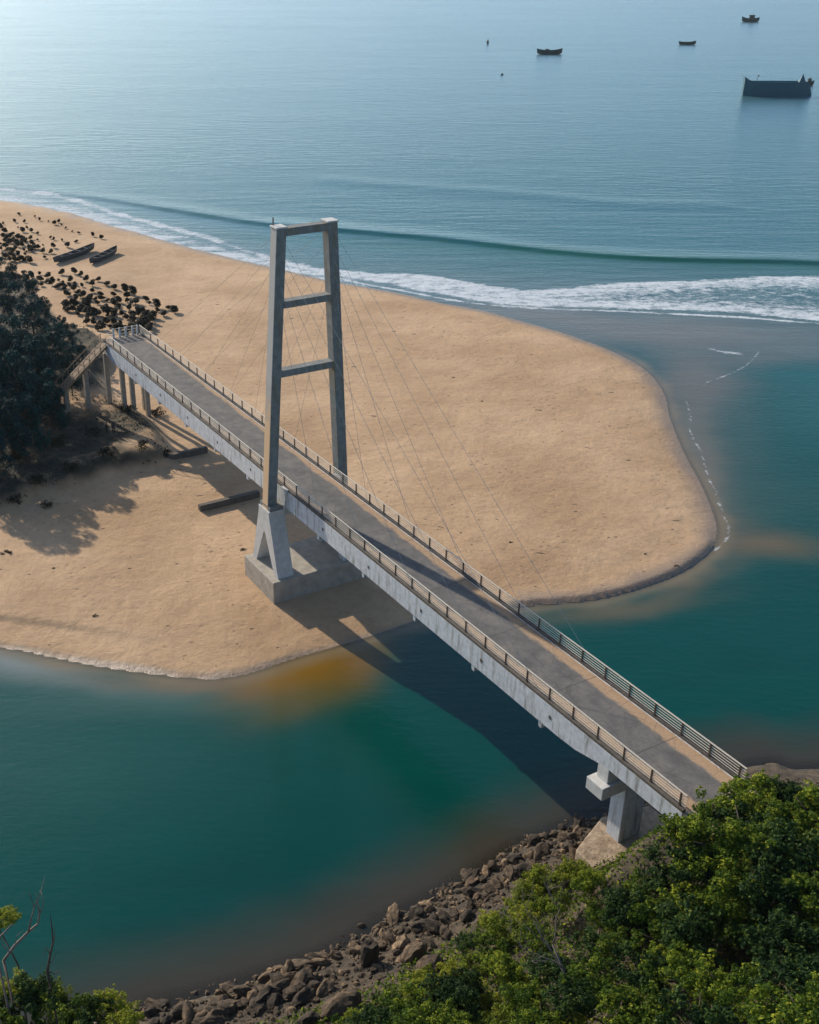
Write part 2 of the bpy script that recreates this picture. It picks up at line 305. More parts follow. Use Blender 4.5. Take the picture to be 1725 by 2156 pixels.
PXw=PX+28*fbm(X*.06,Y*.06,41)+9*fbm(X*.35,Y*.35,42); PYw=PY+16*fbm(X*.06,Y*.06,51)+5*fbm(X*.35,Y*.35,52)
sea_=sm(Y,180,235)[...,None]; body=np.array((.0,.060,.050))*(1-sea_)+np.array((.012,.115,.138))*sea_; clear=np.zeros(X.shape)
for (a,b,ra,rb,an,c,k,cl) in wc+wsea:
    ca,sa=math.cos(R(an)),math.sin(R(an)); u=((PXw-a)*ca+(PYw-b)*sa)/ra; v=(-(PXw-a)*sa+(PYw-b)*ca)/rb
    q=k*np.exp(-(u*u+v*v)*.9); body=body*(1-q[...,None])+np.array(c)*q[...,None]; clear=clear*(1-q)+cl*q
d2w=sdf(X,Y,NEAR); q=sm(d2w+1.2*fbm(X*.25,Y*.25,33),-8.5,-.5)*.9; body=body*(1-q[...,None])+np.array((.055,.042,.03))*q[...,None]; clear=np.maximum(clear,.6*sm(d2w,-1.8,0)); body*= (1+.10*fbm(X*.15,Y*.4,63))[...,None]
q=sm(d1w+1.2*fbm(X*.2,Y*.2,37),-2.6,-.1)*.8*(1-sm(Y,172,190)); body=body*(1-q[...,None])+np.array((.24,.185,.11))*q[...,None]; clear=np.maximum(clear,.5*sm(d1w,-1.0,-.05)*(1-sm(Y,170,190)))
dc=pdist(X,Y,CREST,False); cy_=np.interp(X,CREST[:,0],CREST[:,1]); side=Y-cy_
amp=.6*sm(X,-120,10)*(.8+.35*vnoise(X*.06,Y*0+3,77)); ZW=amp*np.where(side<0,np.exp(-(dc/1.4)**2),np.exp(-(dc/6.0)**2))
dc2=pdist(X,Y,CREST2,False); ZW+=.22*np.exp(-(dc2/6)**2)
cz=Y*.0
ZW+=.05*fbm(X*.05,Y*.35,61,3)*sm(Y,150,230)
df=sdf(X,Y,FOAM)
inf=sm(df+2.5*fbm(X*.09,Y*.2,19),-.8,3.0)*(.95-.38*sm(df,2,14)*sm(X,5,55)); lowedge=np.exp(-((pdist(X,Y,catmull(Wp(foam_lo),3),False)+.5*fbm(X*.2,Y*.2,8))/.9)**2)*(.95+.3*fbm(X*.15,Y*.2,18))
fl=pdist(X,Y,catmull(Wp(foamline),4),False); f2=np.exp(-((fl+1.2*fbm(X*.15,Y*.15,6))/2.4)**2)*(.92+.5*fbm(X*.22,Y*.3,5))
swash=np.clip(sm(d1w,-13,-1),0,1)*sm(-X,-25,5)*sm(Y,165,190)*(.86+.5*fbm(X*.10,Y*.45,95))
lines=np.zeros_like(X)
for pl,wd,st in (([(1445,845),(1455,880),(1452,905),(1475,950),(1490,1000),(1505,1030),(1520,1075),(1535,1110),(1530,1135),(1505,1160)],.32,.74),([(1600,740),(1570,770),(1530,790),(1490,805),(1480,818)],.32,.7),([(1498,735),(1525,741),(1560,744)],.9,.8),([(620,1388),(660,1375),(700,1362),(740,1357)],.3,.6),([(1300,655),(1480,740)],.8,.22),([(1565,600),(1725,625)],2.5,.35),([(-50,1355),(0,1368),(100,1386)],.5,.25)):
    lines=np.maximum(lines,st*np.exp(-(pdist(X,Y,catmull(Wp(pl),4),False)/wd)**2))
foam=np.maximum.reduce([inf,lowedge*(X>-5),f2,swash,lines]); ZW+=.12*inf*fbm(X*.5,Y*.5,71,3)
def watermat():
    m,n,l,bs,out=newmat('water'); tc=N(n,'TexCoord').outputs['Object']; geo=N(n,'NewGeometry')
    body=N(n,'Attribute',attribute_name='body').outputs['Color']; cl=N(n,'Attribute',attribute_name='clear').outputs['Fac']; fo=N(n,'Attribute',attribute_name='foam').outputs['Fac']
    calm=N(n,'Attribute',attribute_name='swell').outputs['Fac']
    # ripples, finer in the river, longer at sea
    n1=noise(n,l,.30,4,.55,tc,(.35,1.25,1)); n2=noise(n,l,1.1,4,.6,tc,(.55,1.3,1)); n3=noise(n,l,4.5,3,.6,tc,(.7,1.2,1))
    wp=ramp(n,l,noise(n,l,.011,4,.6,tc,(.6,1.6,1)).outputs[0],[(.35,(.25,.25,.25)),(.65,(1,1,1))]).outputs[0]; h=math_(n,l,'ADD',math_(n,l,'MULTIPLY',n1.outputs[0],math_(n,l,'MULTIPLY',math_(n,l,'MULTIPLY',calm,wp),1.0)),math_(n,l,'MULTIPLY',n2.outputs[0],math_(n,l,'MULTIPLY_ADD',calm,.22)))
    h=math_(n,l,'ADD',h,math_(n,l,'MULTIPLY',n3.outputs[0],.018))
    bp=N(n,'Bump'); bp.inputs['Strength'].default_value=.6; bp.inputs['Distance'].default_value=.55; l.new(h,bp.inputs['Height'])
    dif=N(n,'BsdfDiffuse'); l.new(body,dif.inputs[0])
    trn=N(n,'BsdfTransparent'); trn.inputs[0].default_value=(.80,.84,.82,1)
    mx=N(n,'MixShader'); l.new(math_(n,l,'MULTIPLY',cl,.9,True),mx.inputs[0]); l.new(dif.outputs[0],mx.inputs[1]); l.new(trn.outputs[0],mx.inputs[2])
    gl=N(n,'BsdfGlossy'); l.new(math_(n,l,'MULTIPLY_ADD',calm,.16),gl.inputs['Roughness']); gl.inputs[0].default_value=(.86,.97,1,1); l.new(bp.outputs[0],gl.inputs['Normal'])
    fr=N(n,'Fresnel'); fr.inputs[0].default_value=1.33; l.new(bp.outputs[0],fr.inputs['Normal'])
    ms=N(n,'MixShader'); l.new(fr.outputs[0],ms.inputs[0]); l.new(mx.outputs[0],ms.inputs[1]); l.new(gl.outputs[0],ms.inputs[2])
    # foam: broken lace of bubbles
    v=noise(n,l,.42,7,.8,tc,(.8,1.5,1)); vv=noise(n,l,1.7,5,.75,tc,(.8,1.3,1)); fq=math_(n,l,'MULTIPLY_ADD',v.outputs[0],.75); 
    fm=math_(n,l,'ADD',math_(n,l,'MULTIPLY',v.outputs[0],.7),math_(n,l,'MULTIPLY',vv.outputs[0],.3))
    t_=math_(n,l,'SUBTRACT',math_(n,l,'ADD',fm,math_(n,l,'MULTIPLY',fo,.34)),.70); t2=math_(n,l,'MULTIPLY',t_,8.0,True)
    fd=N(n,'BsdfDiffuse'); fd.inputs[0].default_value=(.62,.68,.72,1)
    fin=N(n,'MixShader'); l.new(t2,fin.inputs[0]); l.new(ms.outputs[0],fin.inputs[1]); l.new(fd.outputs[0],fin.inputs[2]); l.new(fin.outputs[0],out.inputs[0])
    return m
swell=.2+.8*sm(Y,178,215)
gridmesh('sea',xs2,ys2,ZW*(Y>120)-.0,{'body':body,'clear':clear,'foam':foam,'swell':swell},watermat())
exec_after=None
# ------------------------------------------------------------------ the bridge
BR=empty('footbridge',(BA[0],BA[1],0),math.atan2(BD[1],BD[0]))
# local axes: x along the deck, y across it (the far side is -y*-1): use s -> local y
tag(BR,'long concrete cable-stayed footbridge crossing from the sand spit to the green hillside','bridge')
def deckmat():
    m,n,l,bs,out=newmat('worn_deck'); tc=N(n,'TexCoord').outputs['Object']; sx=N(n,'SeparateXYZ'); l.new(tc,sx.inputs[0])
    a=noise(n,l,.5,7,.7,tc); b=noise(n,l,5,6,.75,tc); w_=noise(n,l,.45,6,.75,tc,(.6,1,1))
    g=ramp(n,l,a.outputs[0],[(.3,(.085,.084,.082)),(.5,(.14,.135,.128)),(.72,(.22,.20,.175))]).outputs[0]
    g=mixc(n,l,.35,g,ramp(n,l,b.outputs[0],[(.3,(.6,.6,.6)),(.7,(1.2,1.2,1.2))]).outputs[0],'MULTIPLY')
    # drifted sand along both kerbs, wider towards the hillside end
    d=math_(n,l,'ABSOLUTE',math_(n,l,'ADD',sx.outputs[1],-2.55)); gro=N(n,'MapRange'); l.new(sx.outputs[0],gro.inputs[0]); gro.inputs[1].default_value=0; gro.inputs[2].default_value=104; gro.inputs[3].default_value=-.15; gro.inputs[4].default_value=.62
    e=math_(n,l,'ADD',math_(n,l,'ADD',d,gro.outputs[0]),math_(n,l,'MULTIPLY',math_(n,l,'SUBTRACT',w_.outputs[0],.5),1.5))
    f=N(n,'MapRange'); l.new(e,f.inputs[0]); f.inputs[1].default_value=1.95; f.inputs[2].default_value=2.25
    col=mixc(n,l,f.outputs[0],g,ramp(n,l,b.outputs[0],[(.3,(.34,.22,.13)),(.7,(.50,.35,.22))]).outputs[0])
    jt=math_(n,l,'LESS_THAN',math_(n,l,'FRACT',math_(n,l,'DIVIDE',math_(n,l,'ADD',sx.outputs[0],.55),8.35)),.011); col=mixc(n,l,math_(n,l,'MULTIPLY',jt,.6),col,(.05,.045,.04))
    cr=N(n,'TexVoronoi',feature='DISTANCE_TO_EDGE'); cr.inputs['Scale'].default_value=.55; l.new(tc,cr.inputs['Vector']); cf=math_(n,l,'LESS_THAN',cr.outputs[0],.012); col=mixc(n,l,math_(n,l,'MULTIPLY',cf,.35),col,(.05,.045,.04))
    l.new(col,bs.inputs['Base Color']); bs.inputs['Roughness'].default_value=.9; bump(n,l,bs,b.outputs[0],.4,.03); return m
TE=105.6
mb=MB(); mb.box(-3.2,TE,.02,5.08,11.55,12.0); mb.build('deck',deckmat(),BR)
def girder(y0,y1):
    mb=MB(); zt=12.02
    st=[(-3.2,10.6),(0,10.1),(2,10.0),(49,10.0),(93.5,10.0),(95.5,10.1),(97.2,10.45),(98.6,10.75),(TE,10.75)]
    for (a,za),(b,zb) in zip(st[:-1],st[1:]):
        mb.hexa([(a,y0,za),(b,y0,zb),(b,y1,zb),(a,y1,za)],[(a,y0,zt),(b,y0,zt),(b,y1,zt),(a,y1,zt)])
    # recessed dark anchor pockets stand as small boxes on the face
    return mb
def weld(mb,name,mat,parent,bevel=0):
    me=mb.mesh(name); bm=bmesh.new(); bm.from_mesh(me); bmesh.ops.remove_doubles(bm,verts=bm.verts,dist=.0005)
    seen={}
    for f in list(bm.faces):
        k=tuple(sorted(v.index for v in f.verts)); seen.setdefault(k,[]).append(f)
    bmesh.ops.delete(bm,geom=[f for q in seen.values() if len(q)>1 for f in q],context='FACES')
    bmesh.ops.recalc_face_normals(bm,faces=bm.faces); bm.to_mesh(me); bm.free(); return link(name,me,mat,parent)
weld(girder(-.36,.02),'girder',M['conc_white'],BR); weld(girder(5.08,5.46),'girder',M['conc_white'],BR)
XB=[8.6,16.9,25.3,33.7,42.1,57.8,66.2,74.7,83.2,91.6]
for t in XB:
    mb=MB(); mb.hexa([(t-.15,-.30,9.45),(t+.15,-.30,9.45),(t+.15,5.40,9.45),(t-.15,5.40,9.45)],[(t-.4,-.30,10.6),(t+.2,-.30,10.6),(t+.2,5.40,10.6),(t-.4,5.40,10.6)])
    mb.build('cross_beam',M['conc_white'],BR)
    for y in (-.385,5.46):
        mb=MB(); mb.box(t+.9,t+1.15,y,y+.03,10.9,11.2); o=mb.build('anchor_pocket',M['conc_dark'],BR)
# kerbs and railings
post_me=None
for s_,(ky0,ky1) in ((0,(-.34,-.06)),(5.1,(5.16,5.44))):
    mb=MB(); mb.box(-3,TE,ky0,ky1,12.02,12.24); mb.build('kerb',M['conc_dark'],BR)
    yc=(ky0+ky1)/2+(.07 if s_==0 else -.07)
    rl=MB()
    a0=-.5 if s_==0 else -3
    for z,r in ((13.32,.06),(13.08,.027),(12.86,.027),(12.64,.027),(12.44,.027)): rl.tube([(a0,yc,z),(TE,yc,z)],r,6)
    ro=rl.build('railing',M['galv'],BR); 
    k=0; t=1.1
    while t<TE:
        if not post_me:
            pm=MB(); pm.box(-.055,.055,-.05,.05,0,1.08); pm.box(-.09,.09,-.08,.08,0,.03); post_me=pm.mesh('post'); post_me.materials.append(M['rust'])
        o=link('post',post_me,None,ro); o.location=(t,yc,12.24); t+=2.6
for (x0,x1,y0,y1) in ((-3.2,-3.0,0,5.1),):
    rl=MB(); 
    for z in (12.5,12.9,13.3): rl.tube([(-3.1,.2,z),(-3.1,4.9,z)],.04,6)
    ro=rl.build('end_railing',M['galv'],BR)
    for y in (1.4,2.3,3.2,4.2,4.9):
        mb=MB(); mb.box(-3.22,-2.98,y-.13,y+.13,12.0,13.35); mb.build('post',M['conc_pale'],ro,bevel=.02)
# tower
TW=MB()
def leg(sb,stp):
    m=MB(); m.hexa([(49.4,sb-.53,9.9),(50.6,sb-.53,9.9),(50.6,sb+.53,9.9),(49.4,sb+.53,9.9)],[(49.4,stp-.52,38.15),(50.6,stp-.52,38.15),(50.6,stp+.52,38.15),(49.4,stp+.52,38.15)]); return m
def legc(z,side): 
    k=(z-12)/26.15; return (-1.51+1.56*k) if side<0 else (6.74-1.3*k)
tw=empty('tower'); tw.parent=BR
for sgn in (-1,1):
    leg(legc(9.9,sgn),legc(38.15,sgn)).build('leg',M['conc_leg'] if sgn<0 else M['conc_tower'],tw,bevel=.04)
for zt,hh in ((24.5,.68),(31.3,.66),(38.13,.72)):
    y0=legc(zt,-1)+.50; y1=legc(zt,1)-.50
    mb=MB(); mb.box(49.55,50.57,y0,y1,zt-hh,zt); mb.build('crossbar',M['conc_tower'],tw)
for sgn in (-1,1):
    y=legc(38.15,sgn); mb=MB(); mb.box(49.3,50.68,y-.6,y+.6,38.152,38.3); mb.build('cap',M['conc_pale'],tw,bevel=.02)
mb=MB(); mb.tube([(49.5,legc(38,-1)-.3,38.3),(49.5,legc(38,-1)-.3,39.0)],.06); mb.build('lightning_rod',M['rust'],tw)
# A shaped supports under each leg and the footing
pb=empty('tower_base'); pb.parent=BR
for side,yc in ((-1,-1.35),(1,6.45)):
    y0,y1=(yc-.95,yc+.85)
    m=MB()
    # head, then two raking legs in the plane of the bridge
    prof=[(-2.9,-0),( -2.05,0),(-.15,4.2),(.15,4.2),(2.05,0),(2.9,0),(1.15,6.35),(1.15,6.9),(-1.15,6.9),(-1.15,6.35)]
    n_=len(prof); vs=[(50+a,y0,3.0+b) for a,b in prof]+[(50+a,y1,3.0+b) for a,b in prof]
    quads=[(0,1,2,9),(2,3,6,9),(3,4,5,6),(9,6,7,8)]
    f=[q for q in quads]+[tuple(i+n_ for i in q)[::-1] for q in quads]+[(i,(i+1)%n_,n_+(i+1)%n_,n_+i) for i in range(n_)]
    m.add(vs,f); m.build('a_frame',M['conc_pale'] if side<0 else M['conc_white'],pb)
    m=MB(); m.box(48.9,51.1,y0+.15,y1+.1,9.902,10.35) if side<0 else m.box(48.9,51.1,y0-.1,y1-.15,9.902,10.35); m.build('bearing_block',M['conc_tower'],pb)
m=MB(); m.box(46.6,53.4,-3.1,8.2,.1,3.0); m.build('footing',simple('footing_concrete',(.30,.27,.225),(.47,.43,.36),1.1,bstr=.5),pb,bevel=.05)
m=MB(); m.box(49.2,50.8,-.45,5.5,9.0,9.995); m.build('bearing_beam',M['conc_white'],pb)
# brackets joining girder and tower
for y0,y1 in ((-.62,-.37),(5.47,5.72)):
    m=MB(); m.hexa([(50.7,y0,9.9),(51.2,y0,9.9),(51.2,y1,9.9),(50.7,y1,9.9)],[(50.7,y0,12.3),(51.8,y0,12.3),(51.8,y1,12.3),(50.7,y1,12.3)]); m.build('bracket',M['conc_pale'],BR)
# stays
for sgn,y in ((-1,-.2),(1,5.3)):
    for k,t in enumerate([57.8,66.2,74.7,83.2,91.6]):
        z=31.6+k*1.45; ys_=legc(z,sgn)
        m=MB(); m.tube([(50.6,ys_,z),(t,y,12.0)],.017,5); m.build('stay_cable',M['cable'],BR)
        t2=100-t; m=MB(); m.tube([(49.4,ys_,z),(t2,y,12.0)],.013,5); m.build('stay_cable',M['cable'],BR)
# hillside pier
pr=empty('pier'); pr.parent=BR
m=MB(); m.box(97.7,99.05,1.55,3.65,2.6,8.45); m.build('column',M['conc_white'],pr,bevel=.05)
m=MB(); m.box(97.6,99.3,-1.0,6.1,8.45,9.5); m.build('pier_cap',M['conc_pale'],pr,bevel=.05)
for y0,y1 in ((-.36,.9),(4.2,5.46)):
    m=MB(); m.box(97.9,99.0,y0,y1,9.502,10.74); m.build('bearing_block',M['conc_pale'],pr,bevel=.03)
m=MB(); m.prism([(96.4,2.4),(98.1,-1.6),(100.3,-1.7),(100.6,6.4),(97.2,6.4)],-.5,3.3); m.build('footing',simple('crusted_concrete',(.20,.14,.09),(.56,.43,.30),1.4,bstr=.9,bd=.12),pr,bevel=.06)
# abutment at the hillside end
m=MB(); m.box(105.6,108,-.3,5.4,4,11.99); m.build('abutment',M['conc_dirty'],BR)
# land-side piers under the beach end, landing and stair ramp
for t,ys4,zb in ((0.2,(1.0,2.3,4.4),1.0),(-2.6,(-.2,5.0),1.0)):
    p2=empty('pier'); p2.parent=BR
    for y in ys4:
        m=MB(); m.box(t-.32,t+.32,y-.3,y+.3,zb,10.3); m.build('column',M['conc_grey'],p2,bevel=.04)
    m=MB(); m.box(t-.45,t+.45,-.3,5.4,10.3,10.9) if t<0 else m.box(t-.45,t+.45,.05,5.05,10.3,11.0); m.build('pier_cap',M['conc_grey'],p2)
m=MB()
nst=22
yA,yB,zA,zB=-.37,-.37-nst*.42,11.95,11.95-nst*.34
m.hexa([(-3.1,yB,zB-.35),(-.9,yB,zB-.35),(-.9,yA,zA-.35),(-3.1,yA,zA-.35)],[(-3.1,yB,zB),(-.9,yB,zB),(-.9,yA,zA),(-3.1,yA,zA)])
st=m.build('ramp',simple('stair_brown',(.14,.10,.065),(.30,.21,.13),2),BR)
for x in (-3.05,-.95):
    m=MB(); m.tube([(x,-.4,13.0),(x,-.37-nst*.42,13.0-nst*.34)],.05); 
    for k in range(0,nst,2):
        y=-.5-k*.42; m.tube([(x,y,11.6-k*.34),(x,y,12.95-k*.34)],.05,5)
    m.build('handrail',simple('brown_rail',(.18,.12,.08),(.34,.24,.16),5),st)
for y,zt in ((-3.5,9.0),(-6.5,6.6)):
    m=MB(); m.box(-2.4,-1.6,y-.3,y+.3,1,zt-.2); m.build('column',M['conc_grey'],st)
# low concrete sills left lying across the sand under the deck
for t,lb,y0 in ((15.3,'low dark concrete sill under the beach half of the bridge, next to the scrub',-1.6),(30.6,'low dark concrete sill under the bridge, nearer the tower',-1.3)):
    c=bw(t,3.0); z=hz(*c); o=MB(); o.box(-.35,.35,y0-3.0,3.6,-.5,.75); ob=o.build('concrete_sill',M['conc_dark'],bevel=.04)
    ob.location=(c[0],c[1],z); ob.rotation_euler=(0,0,BR.rotation_euler.z); tag(ob,lb,'concrete sill','sills under the bridge')
# ------------------------------------------------------------------ foliage
def leafmesh(name,lobes,per,size,asp,seed,mat,up=.5,shape=1.0,jit=.35):
    r=np.random.default_rng(seed); V=[];T=[]
    for (cx,cy,cz,rad) in lobes:
        n=int(per*rad*rad)+6
        d=r.normal(size=(n,3)); d/=np.linalg.norm(d,axis=1)[:,None]; d[:,2]=np.abs(d[:,2])*np.where(r.random(n)<.75,1,-1)
        p=np.array([cx,cy,cz])+d*rad*(1-.45*r.random(n)**2)[:,None]*np.array([1,1,.8*shape])
        nn=d+r.normal(size=(n,3))*jit*1.6; nn[:,2]+=up; nn/=np.linalg.norm(nn,axis=1)[:,None]
        a=np.cross(nn,r.normal(size=(n,3))); a/=np.linalg.norm(a,axis=1)[:,None]; b=np.cross(nn,a)
        s=size*(.6+.8*r.random(n))[:,None]; a=a*s; b=b*s*asp
        V.append(np.stack([p-a,p-b*.9,p+a,p+b],1)); tone=np.clip(r.normal(.5,.2,n)+.25*(r.random()-.5)*2,0,1); T.append(np.repeat(tone,4))
    V=np.concatenate(V).reshape(-1,3); T=np.concatenate(T); nq=len(V)//4
    me=bpy.data.meshes.new(name); me.vertices.add(len(V)); me.vertices.foreach_set('co',V.ravel().astype(np.float32)); me.loops.add(len(V)); me.loops.foreach_set('vertex_index',np.arange(len(V),dtype=np.int32))
    me.polygons.add(nq); me.polygons.foreach_set('loop_start',np.arange(0,len(V),4,dtype=np.int32)); me.polygons.foreach_set('loop_total',np.full(nq,4,dtype=np.int32)); me.update(calc_edges=True)
    at=me.attributes.new('tone','FLOAT','POINT'); at.data.foreach_set('value',T.astype(np.float32)); me.materials.append(mat); return me
def spray(L,seed,k=3):
    r=np.random.default_rng(seed); out=list(L)
    for (x,y,z,q) in L:
        for j in range(k):
            d=r.normal(size=3); d[2]=abs(d[2])*.8+.1; d/=np.linalg.norm(d); f=q*r.uniform(.8,1.45); out.append((x+d[0]*f,y+d[1]*f,z+d[2]*f,q*r.uniform(.22,.5)))
    return out
def lobes(seed,n,R_,H,zc,lr=(.35,.6)):
    r=np.random.default_rng(seed); L=[]
    for i in range(n):
        d=r.normal(size=3); d/=np.linalg.norm(d); k=r.random()**.4
        L.append((d[0]*R_*k,d[1]*R_*k,zc+d[2]*H*k,R_*r.uniform(*lr)*.75))
    return L
def trunkmesh(seed,h,r0,spread,n=5,mat=None,name='trunk'):
    r=random.Random(seed); m=MB(); p=[Vector((0,0,-.6))]
    for i in range(1,5): p.append(Vector((r.uniform(-.12,.12)*i,r.uniform(-.12,.12)*i,h*i/4)))
    m.tube(p,[r0*(1-.17*i) for i in range(5)],7)
    for k in range(n):
        b=p[r.randint(1,3)]; a=r.uniform(0,6.28); e=b+Vector((math.cos(a)*spread,math.sin(a)*spread,spread*r.uniform(.6,1.1)))
        mid=(b+e)/2+Vector((0,0,.15*spread)); m.tube([b,mid,e],[r0*.45,r0*.3,r0*.1],5)
    me=m.mesh(name,True); me.materials.append(mat or M['bark']); return me
crown_v=[leafmesh('crown',spray(lobes(s,22+4*s,2.0,1.0+.15*(s%3),0,(.2,.42)),s,4),400,.095,.6,s,M['leaf' if s not in (2,4) else 'leaf_deep']) for s in range(5)]
crown_y=[leafmesh('crown',spray(lobes(s+20,24,1.7,.8,0,(.22,.45)),s,4),620,.085,.5,s,M['leaf_yellow']) for s in range(3)]
crown_b=[leafmesh('crown',spray(lobes(s+40,12,1.5,.6,0,(.2,.4)),s,4),260,.08,.35,s,M['leaf_brown']) for s in range(2)]
trunk_v=[trunkmesh(s,2.6,.16,1.5) for s in range(3)]
crown_c=[leafmesh('crown',[(x,y,z,r_*.9) for (x,y,z,r_) in lobes(s+60,34,2.3,3.7,0,(.3,.55))],420,.16,.34,s,M['leaf_dark'],up=.1,shape=1.4) for s in range(4)]
trunk_c=[trunkmesh(s+9,6.5,.18,1.6,7) for s in range(2)]
sap_v=[leafmesh('foliage',[(0,0,.55,.36),(.12,.06,.9,.26),(-.14,.1,.4,.28),(.05,-.15,.75,.25)],1500,.10,.5,s+80,M['leaf_shrub']) for s in range(4)]
sap_st=[MB().tube([(0,0,-.2),(.02,0,.5),(0,.03,.95)],[.035,.025,.01],5).mesh('stem') for _ in range(1)]; sap_st[0].materials.append(M['bark'])
def mktree(name,loc,crown,trunk,zc,scale,rz,label,cat,group,flat=1.0):
    root=empty(name,loc,rz); root.scale=(scale,)*3
    a=link('crown',crown,None,root); a.location=(0,0,zc); a.scale=(1,1,flat)
    if trunk: link('trunk',trunk,None,root)
    tag(root,label,cat,group); return root
def yword(px,py,pts): return ''
# leafy trees on the near hillside (position given by the middle of each crown)
hill=[(1462,1742,.82,'v'),(1600,1672,.6,'v'),(1655,1668,.65,'v'),(1712,1672,.7,'v'),(1150,1852,.7,'y'),(1212,1836,.62,'y'),(1108,1892,.7,'y'),(1245,1868,.6,'v'),(1262,1850,.45,'y'),(860,2120,.7,'v'),(800,2150,.7,'y'),(905,2065,.6,'y'),(950,2110,.7,'v'),(1525,1700,.85,'v'),(1590,1682,.92,'v'),(1655,1700,.95,'v'),(1722,1712,1.0,'v'),(1440,1806,.9,'v'),(1505,1780,1,'v'),(1580,1765,1.05,'v'),(1660,1785,1.05,'v'),(1740,1800,1.05,'v'),(1385,1865,.85,'v'),(1460,1868,1.0,'v'),(1545,1860,1.05,'v'),(1630,1880,1.0,'v'),(1718,1900,1.0,'v'),(1330,1925,.8,'v'),(1400,1950,.95,'v'),(1480,1965,1,'v'),(1650,1990,.95,'v'),(1735,1990,1.0,'v'),(1290,1985,.75,'v'),(1355,2035,.85,'v'),(1440,2060,.9,'v'),(1540,2080,.8,'v'),(1600,2150,.9,'v'),(1690,2080,.95,'v'),(1250,2075,.8,'v'),(1480,2150,.9,'v'),(1340,2130,.85,'v'),(1740,2150,.95,'v'),
(1130,1858,.5,'y'),(1190,1835,.45,'y'),(1085,1905,.45,'y'),(1250,1880,.4,'b'),(1215,1950,.5,'b'),(1060,1965,.75,'y'),(1110,1930,.6,'y'),(1170,1905,.5,'v'),(1095,2075,.7,'y'),(1145,2150,.75,'v'),(1215,2105,.7,'v'),(970,2070,.6,'v'),(1035,2000,.55,'v'),(1210,2170,.7,'y'),(890,2165,.7,'v'),(1170,1860,.5,'y'),(1225,1840,.45,'y'),(1265,1935,.6,'v'),(1235,1990,.6,'v'),(900,2120,.5,'y'),(1080,2150,.65,'y'),(1130,1975,.6,'v'),(1000,2035,.62,'y'),(1075,2040,.65,'v'),(1160,2045,.65,'v'),(1215,2020,.45,'b'),(760,2140,.5,'y'),(820,2110,.45,'v'),(875,2085,.45,'y'),(700,2175,.5,'v'),(950,2040,.45,'y'),(1030,1935,.42,'y'),(985,1985,.4,'v'),(840,2160,.6,'v'),(930,2095,.62,'v'),(1010,2105,.68,'y'),(1100,2115,.7,'v'),(1180,2120,.6,'b'),(860,2135,.6,'y'),(790,2165,.6,'v'),(945,2160,.65,'v'),(1030,2175,.65,'y'),(1570,2005,.55,'b'),(1565,2125,.5,'b'),
(1425,1720,.5,'v'),(1550,1735,.8,'v'),(1620,1730,.8,'v'),(1690,1745,.8,'v'),(1350,1870,.6,'v'),(1300,1905,.5,'v'),(1520,1930,.8,'v'),(1600,1940,.8,'v'),(1690,1945,.8,'v'),(1420,2005,.7,'v')]
ORD=['first','second','third','fourth','fifth','sixth','seventh','eighth','ninth','tenth','eleventh','twelfth','thirteenth','fourteenth','fifteenth','sixteenth','seventeenth','eighteenth','nineteenth','twentieth']
names={'v':('leafy_tree','tree'),'y':('bushy_shrub','shrub'),'b':('dry_bush','bush')}
tiers={}
for q in hill: tiers.setdefault((q[3],min(6,max(0,int((q[1]-1670)//82)))),[]).append(q)
TW_=['topmost','second','third','fourth','fifth','sixth','lowest']; i=0
for (k,rk),L_ in sorted(tiers.items()):
    for j,(px,py,s_,k) in enumerate(sorted(L_,key=lambda q:-q[0])):
        if px>1600 and py<1830: py+=14
        hc=1.9*s_+ (.9 if k=='v' else -.8*s_)
        x,y,z=hit(px,py,hc)
        cr={'v':crown_v,'y':crown_y,'b':crown_b}[k]; cm=cr[i%len(cr)]; s2=s_*random.uniform(.95,1.12)
        nm,cat=names[k]; lv=TW_[min(6,max(0,rk))]
        lb={'v':f"dense green leafy tree on the near hillside, {ORD[j]} from the right in the {lv} row",'y':f"low yellow-green shrub above the boulders, {ORD[j]} from the right in the {lv} row",'b':f"brown dry bush among green trees, {ORD[j]} from the right in the {lv} row"}[k]
        gp={'v':'leafy trees on the near hillside','y':'shrubs above the rocky shore','b':'dry bushes on the hillside'}[k]
        mktree(nm,(x,y,z),cm,trunk_v[i%3] if k=='v' else None,hc/s2,s2,random.uniform(0,6.28),lb,cat,gp,random.uniform(.8,1.05)); i+=1
